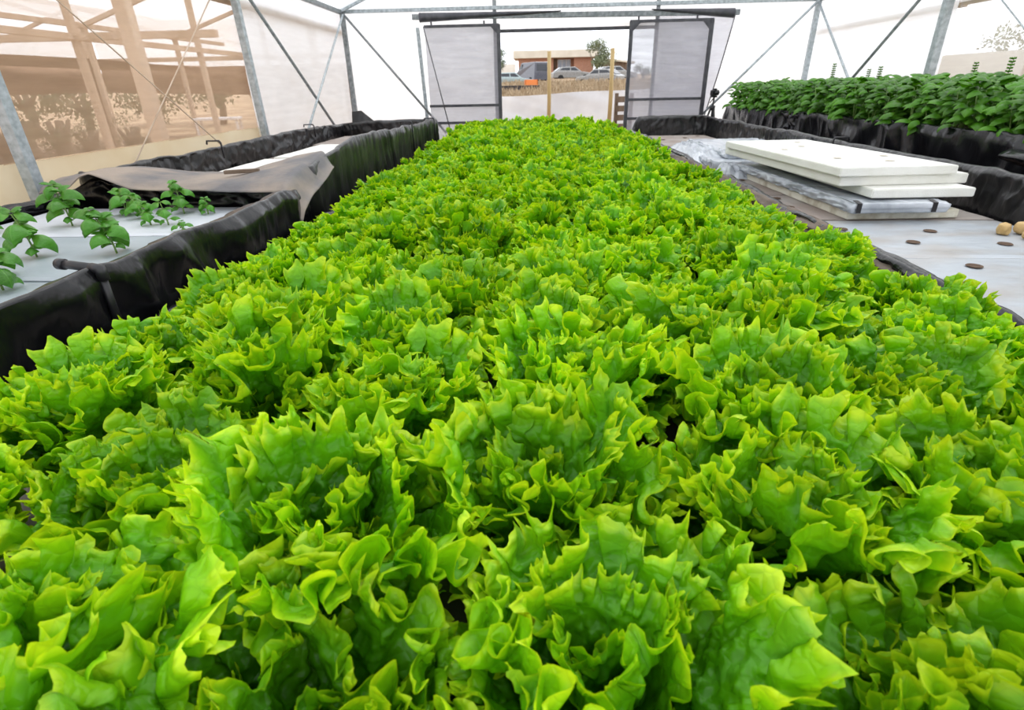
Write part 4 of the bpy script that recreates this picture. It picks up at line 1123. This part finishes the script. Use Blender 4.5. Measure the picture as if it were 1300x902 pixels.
NBp('rail', (-5.7, 0, 1.75), (-5.7, 15, 1.75), .07); NBp('rail', (-9.6, 0, 1.75), (-9.6, 15, 1.75), .07)
off = np.array([-3.9, 2, 0])
def npatch(name, P, mat, seed, amp, n=(60, 20), nrm=(1,0,0)):
    return sheet(name, [np.array(p)-off for p in P], mat, nb_, seed, amp, 8, 3, nrm, n)
npatch('shade_curtain', [(-11.6, -1, 1.05), (-11.6, 16, 1.15), (-11.6, 16, 1.72), (-11.6, -1, 1.72)], M['shade'], 181, .06)
npatch('shade_curtain', [(-11.6, 16, 1.15), (-3.6, 16, .9), (-3.6, 16, 1.72), (-11.6, 16, 1.72)], M['shade'], 182, .06, nrm=(0, 1, 0))
npatch('shade_cloth', [(-11.5, 0, 1.72), (-8.2, 0, 1.66), (-8.2, 15.5, 1.66), (-11.5, 15.5, 1.72)], M['shade'], 183, .05, nrm=(0, 0, 1))
for xa, za, xb, zb in ((-3.9, 2.2, -5.7, 2.8), (-5.7, 2.8, -7.6, 2.2), (-7.6, 2.2, -9.6, 2.8), (-9.6, 2.8, -11.5, 2.2)):
    npatch('roof_sheet', [(xa, -1, za), (xa, 16, za), (xb, 16, zb), (xb, -1, zb)], M['roof_film'], 190, .02, nrm=(0, 0, 1))
npatch('gable_sheet', [(-11.6, 16.1, 1.6), (-3.7, 16.1, 1.6), (-3.7, 16.1, 2.8), (-11.6, 16.1, 2.8)], M['film'], 191, .02, nrm=(0, 1, 0))
npatch('side_sheet', [(-11.7, -1, 1.6), (-11.7, 16, 1.6), (-11.7, 16, 2.5), (-11.7, -1, 2.5)], M['film'], 192, .02)
def tomato(x, y_, s, seed, lb):
    t = tree(lb, (x, y_, 0), 1.25*s, .42*s, M['tree_dark'], seed, 500, 'crop_plant', 6)
    t['category'] = 'plant'; t['group'] = 'green crop plants in the neighbouring greenhouse'
for i, (x, y_) in enumerate([(-13.6, 1.5+2.0*j) for j in range(9)] + [(-12.2+2.1*j, 18.8) for j in range(4)]):
    t_ = tree('dark hedge bush beyond the neighbouring greenhouse, seen through the tan net', (x, y_, 0), 2.0+.3*math.sin(i*2), 1.25, M['tree_dark'], 630+i, 900, 'hedge_bush')
    t_['category'] = 'bush'; t_['group'] = 'hedge bushes beyond the neighbouring greenhouse'
k = 0
for x in (-6.6, -8.4):
    for y_ in np.arange(4.2, 9.5, .72):
        tomato(x+.1*math.sin(k*3), y_, .85+.15*math.sin(k*1.7), 650+k, 'leafy green crop plant in the %s row of the neighbouring greenhouse' % ('nearer' if x > -7 else 'farther')); k += 1
# pale things on the neighbour's floor
for x, y_, lb in ((-6.2, 11.4, 'white plastic chair-like stand seen dimly through the tan net'), (-5.2, 12.6, 'white bench seen dimly through the tan net by the steel post')):
    st = empty('potting_bench', (x, y_, 0), .3, lb, 'bench')
    MB().box((-.4, -.25, .62), (.4, .25, .66)).build('bench_top', M['white'], st, bevel=.005)
    for sx in (-.36, .36):
        for sy in (-.2, .2): MB().beam((sx, sy, 0), (sx, sy, .62), .04).build('leg', M['white'], st)
# beige timber post outside the right wall, with a cream wall beyond
bar('timber_post', (4.42, 5.62, 0), (4.42, 5.62, 2.2), .12, M['wood'], 'pale timber post outside the right wall, at the picture edge')
tag(MB().box((5.4, -2, 0), (5.5, 12, 1.36)).build('boundary_wall', M['cream_wall'] if 'cream_wall' in M else M['plaster'], None), 'low cream wall outside the right net, behind the basil tips', 'wall')

# ------------------------------------------------------------------ sky, sun, camera
sc = bpy.context.scene
w = bpy.data.worlds.new('World'); sc.world = w; w.use_nodes = True
nt = w.node_tree; nt.nodes.clear()
out = nt.nodes.new('ShaderNodeOutputWorld'); bg = nt.nodes.new('ShaderNodeBackground')
tc = nt.nodes.new('ShaderNodeTexCoord'); no = nt.nodes.new('ShaderNodeTexNoise'); no.inputs['Scale'].default_value = 2.0
nt.links.new(tc.outputs['Generated'], no.inputs['Vector'])
nt.links.new(ramp(nt, no.outputs['Fac'], [(.35, (.86, .90, .97)), (.65, (.97, .98, 1.0))]), bg.inputs['Color'])
bg.inputs['Strength'].default_value = 1.9
nt.links.new(bg.outputs[0], out.inputs['Surface'])
sl = bpy.data.lights.new('sun', 'SUN'); sl.energy = 1.2; sl.angle = math.radians(25); sl.color = (1, .97, .92)
so = bpy.data.objects.new('sun', sl); COL.objects.link(so); so.rotation_euler = (math.radians(-22), math.radians(14), 0)

cam = bpy.data.cameras.new('camera'); cam.sensor_width = 36; cam.lens = 36*692/1300
cam.clip_start = .02; cam.clip_end = 600
cam.dof.use_dof = True; cam.dof.focus_distance = 1.3; cam.dof.aperture_fstop = 8
co = bpy.data.objects.new('camera', cam); COL.objects.link(co)
p, r_, yw = map(math.radians, (26.254, 1.2, -2.683))
f = Vector((math.sin(yw)*math.cos(p), math.cos(yw)*math.cos(p), -math.sin(p)))
rt = Vector((math.cos(yw), -math.sin(yw), 0)); up = rt.cross(f)
rt2 = rt*math.cos(r_)-up*math.sin(r_); up2 = up*math.cos(r_)+rt*math.sin(r_)
mw = Matrix(((rt2.x, up2.x, -f.x, 0), (rt2.y, up2.y, -f.y, 0), (rt2.z, up2.z, -f.z, 1.1), (0, 0, 0, 1)))
co.matrix_world = mw
sc.camera = co
sc.view_settings.view_transform = 'Standard'; sc.view_settings.look = 'None'
sc.view_settings.gamma = 1; sc.view_settings.use_curve_mapping = False
sc.view_settings.exposure = 0.22
cy = sc.cycles
cy.use_denoising = True
try: cy.denoiser = 'OPENIMAGEDENOISE'
except Exception: pass
cy.max_bounces = 10; cy.diffuse_bounces = 5; cy.glossy_bounces = 3; cy.transmission_bounces = 8; cy.transparent_max_bounces = 16
cy.caustics_reflective = False; cy.caustics_refractive = False
